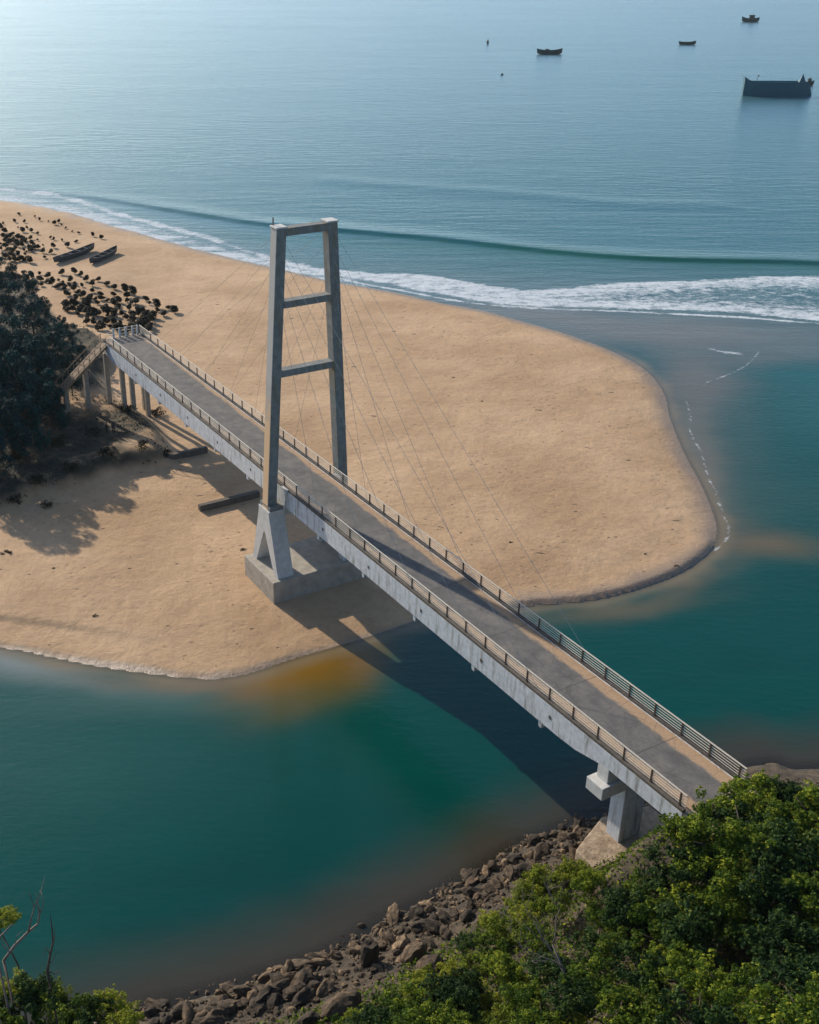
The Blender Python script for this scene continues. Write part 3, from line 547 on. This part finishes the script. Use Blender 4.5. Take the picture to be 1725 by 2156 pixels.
# corner shrubs at the bottom left, nearer the viewer
for i,(px,py,s_,k,lb) in enumerate([(225,2118,.62,'y','round yellow-green bush at the bottom left, the one beside the rocks'),(160,2125,.62,'v','green bush at the bottom left, left of the round yellow-green one'),(275,2140,.5,'y','small yellow-green bush low at the edge of the bottom-left rocks'),(90,2115,.6,'v','green bush at the foot of the bare upright stem'),(30,2085,.62,'y','yellow-green bush at the very left edge below the bare branches'),(12,1935,.42,'y','small yellow-tipped bush top poking in at the left edge'),(20,2160,.7,'v','dark green bush in the bottom-left corner'),(130,2175,.7,'v','dark green bush along the bottom edge, right of the corner'),(195,2150,.75,'v','broad green bush between the corner and the rocks, along the bottom edge'),(250,2165,.6,'y','yellow-green bush along the bottom edge just left of the rocks'),(120,2095,.5,'y','yellow-topped bush beside the upright bare stem'),(50,2120,.8,'v','large dark green bush in the bottom-left corner, above the edge')]):
    zt=14 if py>2000 else 17
    x,y=un(px,py,zt if px<60 else 9.0); zz=zt if px<60 else 9.0; g=hz(x,y); cm=(crown_v if k=='v' else crown_y)[i%3]
    root=empty('leafy_tree',(x,y,g),i*1.3); a=link('crown',cm,None,root); a.location=(0,0,zz-g); a.scale=(s_,s_,s_)
    t=link('trunk',trunkmesh(i,zz-g-.3,.10,.55,3),None,root); tag(root,lb,'bush')
# bare trees
def bare(seed,base,h,lean,mat,depth=4,r0=.07):
    r=random.Random(seed); m=MB()
    def br(p,d,L,rad,k):
        pts=[p]; q=p.copy(); dd=d.copy()
        for i in range(4):
            dd=(dd+Vector((r.uniform(-.28,.28),r.uniform(-.28,.28),r.uniform(-.05,.2)))).normalized(); q=q+dd*L/4; pts.append(q.copy())
        m.tube(pts,[rad*(1-.13*i) for i in range(5)],5)
        if k>0:
            for j in range(r.randint(2,3)):
                a=(dd+Vector((r.uniform(-.9,.9),r.uniform(-.9,.9),r.uniform(-.1,.6)))).normalized(); br(pts[r.choice([2,3,4])],a,L*r.uniform(.5,.75),rad*.5,k-1)
    br(Vector((0,0,-.5)),Vector(lean).normalized(),h,r0,depth); me=m.mesh('bare_tree',True); o=link('bare_tree',me,mat); o.location=base; return o
x,y,z=hit(1205,2150,0); tag(bare(3,(x,y,z),5.6,(0,0,1),M['deadwood'],4,.10),'tall thin leafless tree with a dark straight trunk among the shrubs','tree')
x,y,z=hit(1165,1955,0); tag(bare(5,(x,y,z),2.6,(.3,0,1),M['deadwood'],4,.05),'small grey leafless shrub just below the pier footing','shrub')
x,y,z=hit(1290,1985,0); tag(bare(8,(x,y,z),3.2,(.5,-.1,1),M['deadwood'],3,.05),'bare pale forked branch leaning right beside the tall leafless tree','tree')
def atY(px,py,Yd):
    yd=(py-CY)/F; Zc_=Yd/(CP-yd*SP); return Vector(((px-CX)/F*Zc_,Yd,HC-Zc_*(SP+yd*CP)))
def branch(paths,mat,Yd,label):
    m=MB(); b0=atY(*paths[0][0][:2],Yd)
    for q in paths:
        pts=[atY(a_,b_,Yd+.25*math.sin(i*1.7+a_)*(i>0))-b0 for i,(a_,b_,_) in enumerate(q)]; m.tube(pts,[c_ for _,_,c_ in q],6)
    g=hz(b0.x,b0.y)-b0.z-.5; m.tube([(0,0,g),(.1,.1,g*.5),(0,0,.02)],[.1,.085,.07],6)
    o=m.build('bare_tree',mat,None,True); o.location=b0; tag(o,label,'tree')
branch([[(8,2022,.075),(32,1990,.07),(60,1962,.065),(80,1945,.05),(84,1920,.045),(78,1900,.035),(88,1872,.02),(95,1845,.008)],[(60,1962,.05),(66,1935,.045),(72,1912,.035),(66,1890,.02),(60,1878,.01)],[(84,1925,.03),(92,1905,.02),(88,1880,.012),(84,1876,.008)],[(72,1912,.02),(77,1895,.015),(75,1880,.008)],[(20,2005,.03),(6,1990,.02),(0,1980,.015)],[(32,1990,.02),(36,1970,.012),(50,1958,.006)]],M['deadwood'],40,'crooked bare grey branch reaching up to the right over the water at the left edge')
branch([[(100,2045,.07),(106,2010,.06),(112,1985,.05),(110,1955,.04),(106,1925,.012)],[(106,2010,.04),(98,1995,.02),(92,2012,.01)],[(112,1990,.03),(116,1970,.02),(115,1945,.006)],[(100,2045,.04),(118,2050,.03),(130,2040,.01)],[(102,2030,.03),(112,2022,.015),(122,2000,.005)]],M['bark'],40.5,'dark upright bare stem rising over the water in the bottom-left corner')
branch([[(-12,1985,.06),(8,1965,.045),(26,1946,.03)],[(0,1973,.03),(12,1985,.02),(20,1998,.01)]],M['deadwood'],39.5,'short pale broken branch at the left edge, above the crooked one')
# dark needle-leaved trees at the beach edge, left
cas=[(20,640,1.0),(70,680,1.0),(-20,700,1.1),(115,720,.8),(30,740,1.1),(85,770,1.0),(140,760,.62),(-25,800,1.2),(40,820,1.1),(100,835,.85),(-10,870,1.1),(55,880,.8),(15,590,.8),(-60,620,1.2),(95,650,.55),(-80,740,1.3),(-90,860,1.3),(130,690,.5),(-30,930,.9),(20,905,.8),(105,800,.8),(75,850,.9)]
ORD=['first','second','third','fourth','fifth','sixth','seventh','eighth','ninth','tenth','eleventh','twelfth','thirteenth','fourteenth','fifteenth','sixteenth','seventeenth','eighteenth','nineteenth','twentieth']
cas+=[(90,925,.5),(130,885,.4),(0,960,.7),(165,735,.45,),(150,800,.5),(60,770,1.2),(0,760,1.2),(60,600,.7),(150,705,.5),(-60,690,1.2),(120,860,.45),(45,930,.6),(170,775,.4)]
rows={}
for q in cas: rows.setdefault(int((q[1]-590)//90),[]).append(q)
wd=['back','second','middle','fourth','front']; i=0
for rk in sorted(rows):
    for j,(px,py,s_) in enumerate(sorted(rows[rk])):
        x,y,z=hit(px,py,4.8*s_)
        mktree('needle_leaved_tree',(x,y,z),crown_c[i%4],trunk_c[i%2],5.0,s_*random.uniform(.95,1.1),i*2.1,
          f"dark feathery tree left of the bridge end, {ORD[j]} from left in the {wd[min(4,rk)]} row",'tree','dark feathery trees left of the bridge',1.0); i+=1
# young bushes planted on the open beach
sp=[(175,120),(320,140),(365,170),(135,185),(225,190),(445,185),(500,208),(540,190),(565,215),(605,245),(30,205),(165,242),(248,245),(210,275),(290,275),(5,250),(345,297),(665,275),(725,290),(855,315),(935,338),(465,335),(495,350),(572,358),(700,370),(45,285),(115,305),(165,345),(240,355),(345,355),(295,397),(395,400),(490,420),(620,415),(350,430),(30,330),(85,380),(200,405),(50,420),(140,440),(270,450),(70,450),(395,468),(470,470),(230,490),(50,510),(10,545),(175,540),(250,520),(410,515),(90,540),(10,440),(120,370),(5,390),(150,380),(20,480),(100,500),(220,450),(60,350),
(570,665),(683,655),(745,680),(540,725),(580,745),(650,730),(795,725),(905,725),(982,765),(755,775),(850,770),(590,810),(680,815),(530,790),(1050,800),(1045,860),(925,860),(820,900),(930,895),(990,912),(895,935),(1155,825),(1225,848),(1168,880),(1170,915),(1095,920),(1245,935),(1170,970),(1345,905),(1375,940),(1445,970),(1450,1005),(1505,1045),(1550,985),(1605,1010),(1270,995),(1310,1015),(1195,1020),(1095,980),(1275,1045),(1345,1050),(1400,1060),(1165,1070),(1050,1050),(1020,1010),(950,990),(1045,1110),(950,1110),(1380,1100),(1320,1120),(1230,1100),(1110,1120),(1200,1165),(1280,1170),(1090,1185),(1160,1210),(630,960),(750,985),(670,1000),(590,990),(715,1035),(840,1025),(860,1080),(800,1120),(610,860),(700,900),(760,870),(640,780),(850,830),(440,695),(365,665),(370,720),(380,770),(245,725),(180,700),(210,660),(480,760),(430,740),(300,780),(250,790),(120,690),(290,690),(690,760),(720,840),(800,960),(880,900),(770,920),(990,1050),(1120,1040),(1220,1050),(905,1040),(860,1120),(940,1170),(1010,1150)]
_r=random.Random(3)
sp+=[(_r.uniform(0,320),_r.uniform(320,560)) for _ in range(34)]+[(_r.uniform(560,1380),0) for _ in range(40)]
sp=[(a_,b_ if b_ else 760+(a_-560)*.36+_r.uniform(0,300)) for a_,b_ in sp]
sp=[q for q in sp if q[1]<1225]
for i,(cx_,cy_) in enumerate(sp):
    px=cx_/2.3*.5264; py=(800+cy_/2.3)*.5264; x,y,z=hit(px,py,.5)
    dense=(cy_>950) or (cx_<300 and 300<cy_<600); s_=random.choice([.6,.8,1.0,1.1,1.25,1.45])*(1.25 if cy_>600 else 1.0)*(.75 if (cy_<300 and cx_>640) else 1)
    r=empty('young_bush',(x,y,z),random.uniform(0,6)); r.scale=(s_*random.uniform(.85,1.6),s_*random.uniform(.85,1.2),s_*random.uniform(.6,.95))
    link('foliage',sap_v[i%4],None,r); link('stem',sap_st[0],None,r)
    if cy_<300: lb='small dark round bush scattered on the open sand nearest the surf'; 
    elif cy_<600: lb='small dark bush in the upper planting, left of the beached boats'
    elif cx_<520: lb='small dark bush on the pale sand along the back edge of the feathery trees'
    elif cx_>1330: lb='small dark bush at the right-hand tip of the lower planting'
    elif cy_<900: lb='small dark bush in the back rows of the lower planting on the beach'
    else: lb='small dark bush in the crowded front of the planting behind the bridge end'
    tag(r,lb,'bush','young bushes planted on the beach: '+lb[:60])
bigsh=[leafmesh('foliage',lobes(s+90,12,1.2,.5,.5),300,.10,.5,s+90,M['leaf_shrub']) for s in range(3)]
for i,(px,py,s_,lb) in enumerate([(250,690,1.0,'wide dark shrub right behind the beach end of the bridge'),(280,693,1.1,'wide dark shrub behind the deck end, second from the left'),(308,684,1.0,'wide dark shrub beside the far railing end'),(322,668,.7,'dark shrub topping the row behind the bridge end'),(200,905,.9,'dark shrub by the standing people'),(262,862,1.0,'dark shrub against the first bridge columns'),(330,868,1.0,'dark shrub in the shadow under the deck'),(300,940,.9,'brown-green scrub bush on the bank under the bridge'),(230,950,1.0,'scrub bush in the middle of the shaded bank'),(150,980,1.0,'scrub bush low on the shaded bank'),(80,1010,1.1,'scrub bush near the left end of the shaded bank'),(30,960,1.2,'scrub bush at the left edge of the shaded bank'),(120,930,1.1,'scrub bush under the feathery trees'),(350,955,.7,'scrub bush at the tip of the bank'),(40,1050,.9,'grey-green bush on the sand below the bank'),(100,1060,.7,'small grey-green bush on the sand just below the bank')]):
    x,y,z=hit(px,py,.4); r=empty('shrub',(x,y,z),i); r.scale=(s_,)*3; link('foliage',bigsh[i%3],None,r); tag(r,lb,'shrub')
# undergrowth carpet (nobody could count it)
def carpet(name,mat,test,n,area,size,seed,label,cat):
    r=np.random.default_rng(seed); V=[];T=[]
    xs_=r.uniform(area[0],area[1],n); ys_=r.uniform(area[2],area[3],n); z_,a1,a2,a3=height(xs_,ys_); ok=test(xs_,ys_,z_,a1,a2,a3)
    xs_,ys_,z_=xs_[ok],ys_[ok],z_[ok]; n=len(xs_); p=np.stack([xs_,ys_,z_+r.random(n)**1.5*.45],1)
    nn=r.normal(size=(n,3)); nn[:,2]=np.abs(nn[:,2])+.3; nn/=np.linalg.norm(nn,axis=1)[:,None]; a=np.cross(nn,r.normal(size=(n,3))); a/=np.linalg.norm(a,axis=1)[:,None]; b=np.cross(nn,a)
    s=size*(.5+r.random(n))[:,None]; V=np.stack([p-a*s,p-b*s*.5,p+a*s,p+b*s*.5],1).reshape(-1,3); T=np.repeat(np.clip(r.normal(.5,.25,n),0,1),4)
    me=bpy.data.meshes.new(name); me.from_pydata(V.tolist(),[],[(i,i+1,i+2,i+3) for i in range(0,len(V),4)]); at=me.attributes.new('tone','FLOAT','POINT'); at.data.foreach_set('value',T.astype(np.float32)); me.materials.append(mat)
    return tag(link(name,me),label,cat,None,'stuff')
carpet('undergrowth',M['leaf'],lambda x,y,z,a,b,c:(b>5.2)&(fbm(x*.3,y*.3,5)>-.45),120000,(-22,48,30,78),.13,4,'low green undergrowth covering the hillside between the trees','undergrowth')
carpet('dry_litter',M['leaf_brown'],lambda x,y,z,a,b,c:(b>2.5),30000,(-22,48,30,78),.09,5,'brown leaf litter and twigs on the hillside','leaf litter')
carpet('scrub_cover',M['leaf_shrub'],lambda x,y,z,a,b,c:(c>0)&(fbm(x*.35,y*.35,15)>0.0),45000,(-80,-10,105,240),.14,6,'low dark scrub creeping over the shaded sandy bank','scrub')
# ------------------------------------------------------------------ rocks
def rock(seed,sub=3):
    r=random.Random(seed); bm=bmesh.new(); bmesh.ops.create_icosphere(bm,subdivisions=sub,radius=1)
    off=Vector((r.uniform(0,99),r.uniform(0,99),r.uniform(0,99)))
    from mathutils import noise as mn
    pl=[(Vector((r.gauss(0,1),r.gauss(0,1),r.gauss(0,1))).normalized(),r.uniform(.55,.9)) for _ in range(9)]
    for v in bm.verts:
        d=v.co.normalized()
        for q,k in pl:
            t=v.co.dot(q)
            if t>k: v.co-=q*(t-k)
        v.co+=d*(mn.noise(v.co*1.6+off)*.22+mn.noise(v.co*5+off)*.06)
    me=bpy.data.meshes.new('boulder'); bm.to_mesh(me); bm.free(); me.materials.append(M['rock']); me.polygons.foreach_set('use_smooth',[False]*len(me.polygons)); return me
rocks=[rock(s) for s in range(10)]
bigr=[(775,2012,(.7,.55,1.55),0,'tall upright tan boulder standing at the water edge'),(872,2005,(1.0,.6,1.1),.6,'pale tilted slab of rock just right of the tall boulder'),(905,2035,(1.1,.8,.8),1.1,'wide brown boulder below the tilted slab'),(722,2122,(1.5,1.0,.9),.3,'largest rounded tan boulder at the bottom edge'),(650,2150,(.8,.6,.6),.9,'tan boulder left of the largest one at the bottom edge'),(1066,1818,(.42,.4,.42),.2,'round pale boulder high on the rocky shore'),(1010,1890,(.7,.45,.4),.5,'flat brown boulder in the middle of the shore'),(1045,1855,(.5,.28,.3),1.9,'pale wedge of rock below the round boulder'),(620,2090,(1.2,.8,.45),.4,'long dark slab at the left of the tall boulder'),(545,2120,(.9,.7,.5),1.4,'dark boulder on the lower left shore'),(440,2135,(.8,.5,.4),.2,'brown boulder near the left end of the rocks'),(340,2115,(.55,.5,.4),.7,'small tan boulder at the left end of the rocky shore'),(495,2090,(.6,.4,.35),.9,'pale flat stone close to the water on the lower left'),(985,1930,(.8,.5,.5),.8,'dark brown boulder beside the shrubs'),(940,1965,(.6,.5,.5),2.2,'squat brown boulder between shore and shrubs'),(1120,1800,(.5,.4,.35),1.2,'brown boulder at the top end of the shore'),(850,1960,(.5,.4,.3),.3,'small pale boulder at the water edge above the slab'),(760,1945,(.45,.3,.3),.3,'small dark rock at the water edge upstream of the tall boulder')]
for i,(px,py,sc,rz,lb) in enumerate(bigr):
    x,y,z=hit(px,py,sc[2]*.4); o=link('boulder',rocks[i%10]); o.location=(x,y,z+sc[2]*.25); o.scale=sc; o.rotation_euler=(random.uniform(-.2,.2),random.uniform(-.2,.2),rz); tag(o,lb,'boulder')
cnt=0; NE=NEAR
while cnt<275:
    k=random.random(); px=300+950*k; py=np.interp(px,[300,420,560,700,800,900,1020,1100,1180,1300],[2130,2100,2058,2010,1950,1900,1832,1782,1748,1700])+random.uniform(-4,1)*0+random.uniform(-6,95 if px<1000 else 70)
    if py>2190: continue
    s_=.15+.62*random.random()**3.0
    x,y,z=hit(px,py,0); o=link('boulder',rocks[cnt%10]); o.location=(x,y,z+s_*.3); o.scale=(s_*random.uniform(.8,1.9),s_*random.uniform(.6,1.0),s_*random.uniform(.4,1.0)); o.rotation_euler=(random.uniform(-.4,.4),random.uniform(-.4,.4),random.uniform(0,6.28))
    sec='lower left end' if px<460 else ('lower left middle' if px<620 else ('left of the tall boulder' if px<760 else ('around the tilted slab' if px<900 else ('middle stretch' if px<1010 else ('by the round pale boulder' if px<1120 else 'below the pier')))))
    sec+=' near the water' if py<np.interp(px,[300,420,560,700,800,900,1020,1100,1180,1300],[2130,2100,2058,2010,1950,1900,1832,1782,1748,1700])+38 else ' higher up the bank'
    big='medium' if s_>.28 else 'small'
    lb=f"{big} brown rock on shore, {sec}"; tag(o,lb,'rock','loose rocks: '+big+' '+sec); cnt+=1
# rubble: uncountable stones
r=random.Random(5); mb=MB(); tiny=[rock(50+i,1) for i in range(4)]; tv=[[v.co.copy() for v in t.vertices] for t in tiny]; tf=[[tuple(p.vertices) for p in t.polygons] for t in tiny]
for t in tiny: bpy.data.meshes.remove(t)
k=0
while k<15000:
    x=r.uniform(-20,48); y=r.uniform(46,80); k+=1
    zz=[hz(x,y)]; b=float(D2[int(np.searchsorted(GY,y)),int(np.searchsorted(GX,x))])
    if x>30 or not(-1.4<b<5.5) or r.random()<max(0,(b-2.5)/3.2): continue
    s_=.09+.22*r.random()**2; i=r.randrange(4); R3=Matrix.Rotation(r.uniform(0,6.28),3,'Z'); sx=Vector((s_*r.uniform(.8,1.5),s_,s_*.7))
    mb.add([(R3@Vector((v.x*sx.x,v.y*sx.y,v.z*sx.z)))+Vector((x,y,zz[0]+s_*.1)) for v in tv[i]],tf[i])
tag(mb.build('rubble',M['rock']),'small stones and rubble strewn between the boulders on the shore','rubble',None,'stuff')
# ------------------------------------------------------------------ beach wrack: small loose bits on the sand
wr=[(1075,1142,.35,'dark clump of wrack on the spit right of the bridge'),(1358,1167,.28,'small dark tuft near the rounded end of the spit'),(1425,1192,.4,'tuft of weed at the scarp on the end of the spit'),(970,1122,.22,'small dark stick on the sand beside the far railing'),(112,1197,.3,'small black stone on the lower left sand'),(15,1165,.9,'flat tangle of weed at the left edge of the lower sand'),(200,1297,.5,'brown tuft of dry weed low on the lower sand'),(510,1158,.5,'brown tuft of weed beside the tower footing'),(955,795,.35,'dark scrap on the upper spit, centre'),(1015,845,.35,'dark scrap on the upper spit, right of centre')]
for i,(px,py,s_,lb) in enumerate(wr):
    x,y,z=hit(px,py,0); o=link('wrack',bigsh[i%3]); o.location=(x,y,z-.1*s_); o.scale=(s_*.6,s_*.5,s_*.35); tag(o,lb,'wrack')
r=np.random.default_rng(12); mb=MB()
for k in range(1500):
    x=r.uniform(-60,62); y=r.uniform(88,215); 
    ij=(int(np.searchsorted(GY,y)),int(np.searchsorted(GX,x))); zz=[hz(x,y)]; a=[D1[ij]]; c=[D3[ij]]
    if a[0]<1.5 or c[0]>-.5 or fbm(np.array([x*.06]),np.array([y*.06]),91)[0]<-.12: continue
    an=r.uniform(-.5,.5); L=r.uniform(.08,.34)*(1 if r.random()<.9 else 2.4); ww=L*r.uniform(.25,.5); c0,s0=math.cos(an),math.sin(an); h=.02+.03*r.random()
    q=[(L,0),(L*.3,ww),(-L*.7,ww*.7),(-L,0),(-L*.3,-ww),(L*.6,-ww*.7)]
    P2=[(x+u*c0-v*s0,y+u*s0+v*c0) for u,v in q]; mb.add([(*p_,zz[0]-.02) for p_ in P2]+[(x,y,zz[0]+h)],[(i,(i+1)%6,6) for i in range(6)])
tag(mb.build('beach_litter',simple('dry_weed',(.07,.045,.03),(.18,.12,.075),5)),'scattered scraps of dry weed and driftwood on the sand','beach litter',None,'stuff')
# ------------------------------------------------------------------ boats
def hull(L,B,H,sheer_b,sheer_s,n=15,open_=True):
    m=MB(); rings=[]
    for i in range(n):
        u=i/(n-1); k=2*u-1; wid=B/2*(1-abs(k)**2.6)**.75*(.92 if k<0 else 1)+.03
        zt=H+ (sheer_b*max(0,k)**2.2+sheer_s*max(0,-k)**2.2); zb=-.25*H+ (.5*H*abs(k)**3); x=L*(u-.5)*(1.0)
        rings.append([(x*.94,0,zb),(x*.96,wid*.6,zb+.15*H),(x,wid,zt),(x*.985,wid*.86,zt),(x*.96,wid*.5,zb+.3*H),(x*.95,0,zb+.25*H),(x*.96,-wid*.5,zb+.3*H),(x*.985,-wid*.86,zt),(x,-wid,zt),(x*.96,-wid*.6,zb+.15*H)])
    vs=[p for r_ in rings for p in r_]; f=[]
    for i in range(n-1):
        for k in range(10): f.append((i*10+k,i*10+(k+1)%10,(i+1)*10+(k+1)%10,(i+1)*10+k))
    f.append(tuple(range(10))); f.append(tuple((n-1)*10+k for k in range(10))[::-1]); m.add(vs,f); return m
def boat(px,py,L,H,rz,label,mat,cabin=None,land=False,z0=0,B=None,sb=.6,ss=.3,group=None):
    if land: x,y,z=hit(px,py,.2)
    else: x,y=un(px,py); z=z0
    root=empty('fishing_boat',(x,y,z),rz); B=B or L*.24
    hull(L,B,H,sb,ss).build('hull',mat,root,smooth=False)
    for u in (-.28,-.05,.2):
        t=MB(); t.box(L*u-.12,L*u+.12,-B*.40,B*.40,H*.72,H*.8); t.build('thwart',mat,root)
    if cabin:
        u,w_,h_=cabin; c=MB(); c.box(L*u-w_/2,L*u+w_/2,-B*.25,B*.25,H*.5,H+h_); c.box(L*u-w_*.6,L*u+w_*.6,-B*.3,B*.3,H+h_+.002,H+h_+.15); c.build('cabin',mat,root)
        q=MB(); q.tube([(L*u+w_*.2,0,H),(L*u+w_*.2,0,H+h_*2.1)],.09); q.build('mast',mat,root)
    tag(root,label,'boat',group); return root
boat(1157,114,14.5,2.0,0,'dark open fishing boat on the far sea, the leftmost of those afloat',M['hull_dark'],(-.1,2.0,.5),sb=1.1,ss=1.0)
boat(1447,94,10.6,1.5,0,'small low dark boat on the far sea, second from the left',M['hull_dark'],sb=.8,ss=.5)
boat(1580,46,13.5,2.4,0,'dark fishing boat with a cabin, farthest away near the top edge',M['hull_dark'],(.05,4,2.2),sb=.8,ss=1.4)
boat(1700,180,6.0,1.6,.1,'small black boat peeking out behind the big blue one',M['hull_dark'],(.1,1.6,1.2))
# big dark blue boat
x,y=un(1635,201); bb=empty('large_boat',(x,y,0)); tag(bb,'big dark blue wooden boat with high stern, anchored near the right edge','boat')
st=[(-14.6,-.6,8.6,1.2),(-13.6,-.6,7.6,1.8),(-12.2,-.6,6.9,2.2),(-10.6,-.6,6.4,2.5),(-6,-.6,6.3,2.8),(0,-.6,6.3,2.9),(6,-.6,6.3,2.8),(9.5,-.6,6.3,2.4),(11.8,-.6,6.0,1.8),(12.6,-.5,5.0,1.4),(13.6,-.3,3.0,.9),(14.6,.1,.6,.3)]
m=MB(); vs=[];f=[]
for (x_,zb,zt,hw) in st: vs+=[(x_,-hw*.7,zb),(x_,-hw,zt),(x_,-hw*.86,zt),(x_,-hw*.8,zt-.5),(x_,hw*.8,zt-.5),(x_,hw*.86,zt),(x_,hw,zt),(x_,hw*.7,zb)]
for i in range(len(st)-1):
    for k in range(8): f.append((i*8+k,i*8+(k+1)%8,(i+1)*8+(k+1)%8,(i+1)*8+k))
f+= [tuple(range(8)),tuple(range((len(st)-1)*8,len(st)*8))[::-1]]; m.add(vs,f); bb.scale=(1,1,.88); m.build('hull',M['hull_blue'],bb)
m=MB(); m.add([(8.2,-.9,5.6),(11.2,-.9,5.6),(11.2,.9,5.6),(8.2,.9,5.6),(9.75,0,9.9)],[(3,2,1,0),(0,1,4),(1,2,4),(2,3,4),(3,0,4)]); m.build('wheelhouse',M['hull_blue'],bb)
m=MB(); m.tube([(-9.5,.2,6),(-8.9,.2,8.6)],.09); m.box(-9.1,-8.4,0,.4,8.6,9.1); m.build('mast',M['hull_dark'],bb)
for px,py,h,lb in ((1027,92,2.8,'slim dark marker buoy floating left of the boats'),(1057,158,.9,'tiny dark float on the open water below the marker buoy')):
    x,y=un(px,py); b=empty('buoy',(x,y,0)); m=MB(); m.tube([(0,0,-.3),(0,0,h*.2),(0,0,h*.55),(0,0,h*.7),(0,0,h)],[.55,.75,.7,.3,.1],10); m.build('float',M['hull_dark'],b,True)
    tag(b,lb,'buoy')
# boats drawn up on the beach
def onbeach(p0,p1,H,label,mat):
    a=un(*p0,1.6); b=un(*p1,1.6); L=math.dist(a,b); c=((a[0]+b[0])/2,(a[1]+b[1])/2); root=empty('beached_boat',(c[0],c[1],hz(*c)+.08),math.atan2(b[1]-a[1],b[0]-a[0]))
    L=min(L,13.5)
    hull(L,2.0,H*.8,.5,.3).build('hull',mat,root)
    for u in (-.3,-.12,.08,.27):
        t=MB(); t.box(L*u-.12,L*u+.12,-.75,.75,H*.75,H*.84); t.build('thwart',mat,root)
    tag(root,label,'boat','boats drawn up on the beach'); print('BEACHED',L)
onbeach((107,549),(204,516),1.25,'long dark wooden boat pulled up on the sand, the left of two',M['wood'])
onbeach((188,549),(247,522),1.15,'shorter dark wooden boat on the sand, right beside the longer one',M['wood'])
# ------------------------------------------------------------------ people under the trees
def person(px,py,rz,label,armk,kind):
    x,y,z=hit(px,py,0); v=[];e=[];rr=[]
    def add(p,r_,par=None): v.append(p); rr.append(r_); (e.append((par,len(v)-1)) if par is not None else None); return len(v)-1
    pel=add((0,0,.95),.15); ab=add((0,0,1.12),.135,pel); ch=add((0,.01,1.35),.165,ab); nk=add((0,0,1.50),.06,ch); hd=add((0,.02,1.60),.09,nk); ht=add((0,.01,1.72),.085,hd)
    for s_ in (-1,1):
        h=add((s_*.10,0,.90),.095,pel); k=add((s_*.12,.02+.06*s_*armk,.5),.062,h); a=add((s_*.13,-.02+.08*s_*armk,.09),.042,k); add((s_*.15,.14+.08*s_*armk,.04),.035,a)
        sh=add((s_*.18,0,1.42),.062,ch); el=add((s_*.25,-.02,1.15),.045,sh); w_=add((s_*(.26-.05*armk),.08*armk,.92),.032,el); add((s_*(.26-.05*armk),.1*armk+.02,.83),.035,w_)
    me=bpy.data.meshes.new('body'); me.from_pydata(v,e,[]); root=empty('person',(x,y,z),rz); o=link('body',me,M['cloth_dark'],root)
    sk_=o.modifiers.new('skin','SKIN'); 
    sv=me.skin_vertices[0].data if me.skin_vertices else None
    if sv is None:
        bm=bmesh.new(); bm.from_mesh(me); bm.verts.layers.skin.verify(); bm.to_mesh(me); bm.free(); sv=me.skin_vertices[0].data
    for i,q in enumerate(rr): sv[i].radius=(q,q)
    sv[0].use_root=True
    ss=o.modifiers.new('sub','SUBSURF'); ss.levels=1; ss.render_levels=1
    bm=bmesh.new(); bmesh.ops.create_uvsphere(bm,u_segments=10,v_segments=7,radius=.112); me2=bpy.data.meshes.new('hair'); bm.to_mesh(me2); bm.free(); me2.materials.append(M['hair']); h=link('hair',me2,None,root); h.location=(0,-.015,1.70); h.scale=(.95,1.05,.85)
    tag(root,label,'person')
person(183,918,.3,'person in dark clothes standing under the trees, leftmost of four',.2,0)
person(203,921,-.4,'person in dark clothes standing second from the left under the trees',.8,0)
person(226,915,2.4,'person in dark clothes, third from the left beside the scrub',.4,0)
person(240,914,2.9,'person in dark clothes, the one nearest the bridge columns',.1,0)
# ------------------------------------------------------------------ sea air
mb=MB(); mb.box(-10500,10500,-450,27500,-8.5,68); hz_=mb.build('haze',None); hm=bpy.data.materials.new('sea_air'); hm.use_nodes=True; hn=hm.node_tree.nodes; hn.clear()
vo=hn.new('ShaderNodeVolumePrincipled'); vo.inputs['Color'].default_value=(.80,.93,1,1); vo.inputs['Density'].default_value=.00005; vo.inputs['Anisotropy'].default_value=.35
ho=hn.new('ShaderNodeOutputMaterial'); hm.node_tree.links.new(vo.outputs[0],ho.inputs['Volume']); hz_.data.materials.append(hm); tag(hz_,kind='stuff')
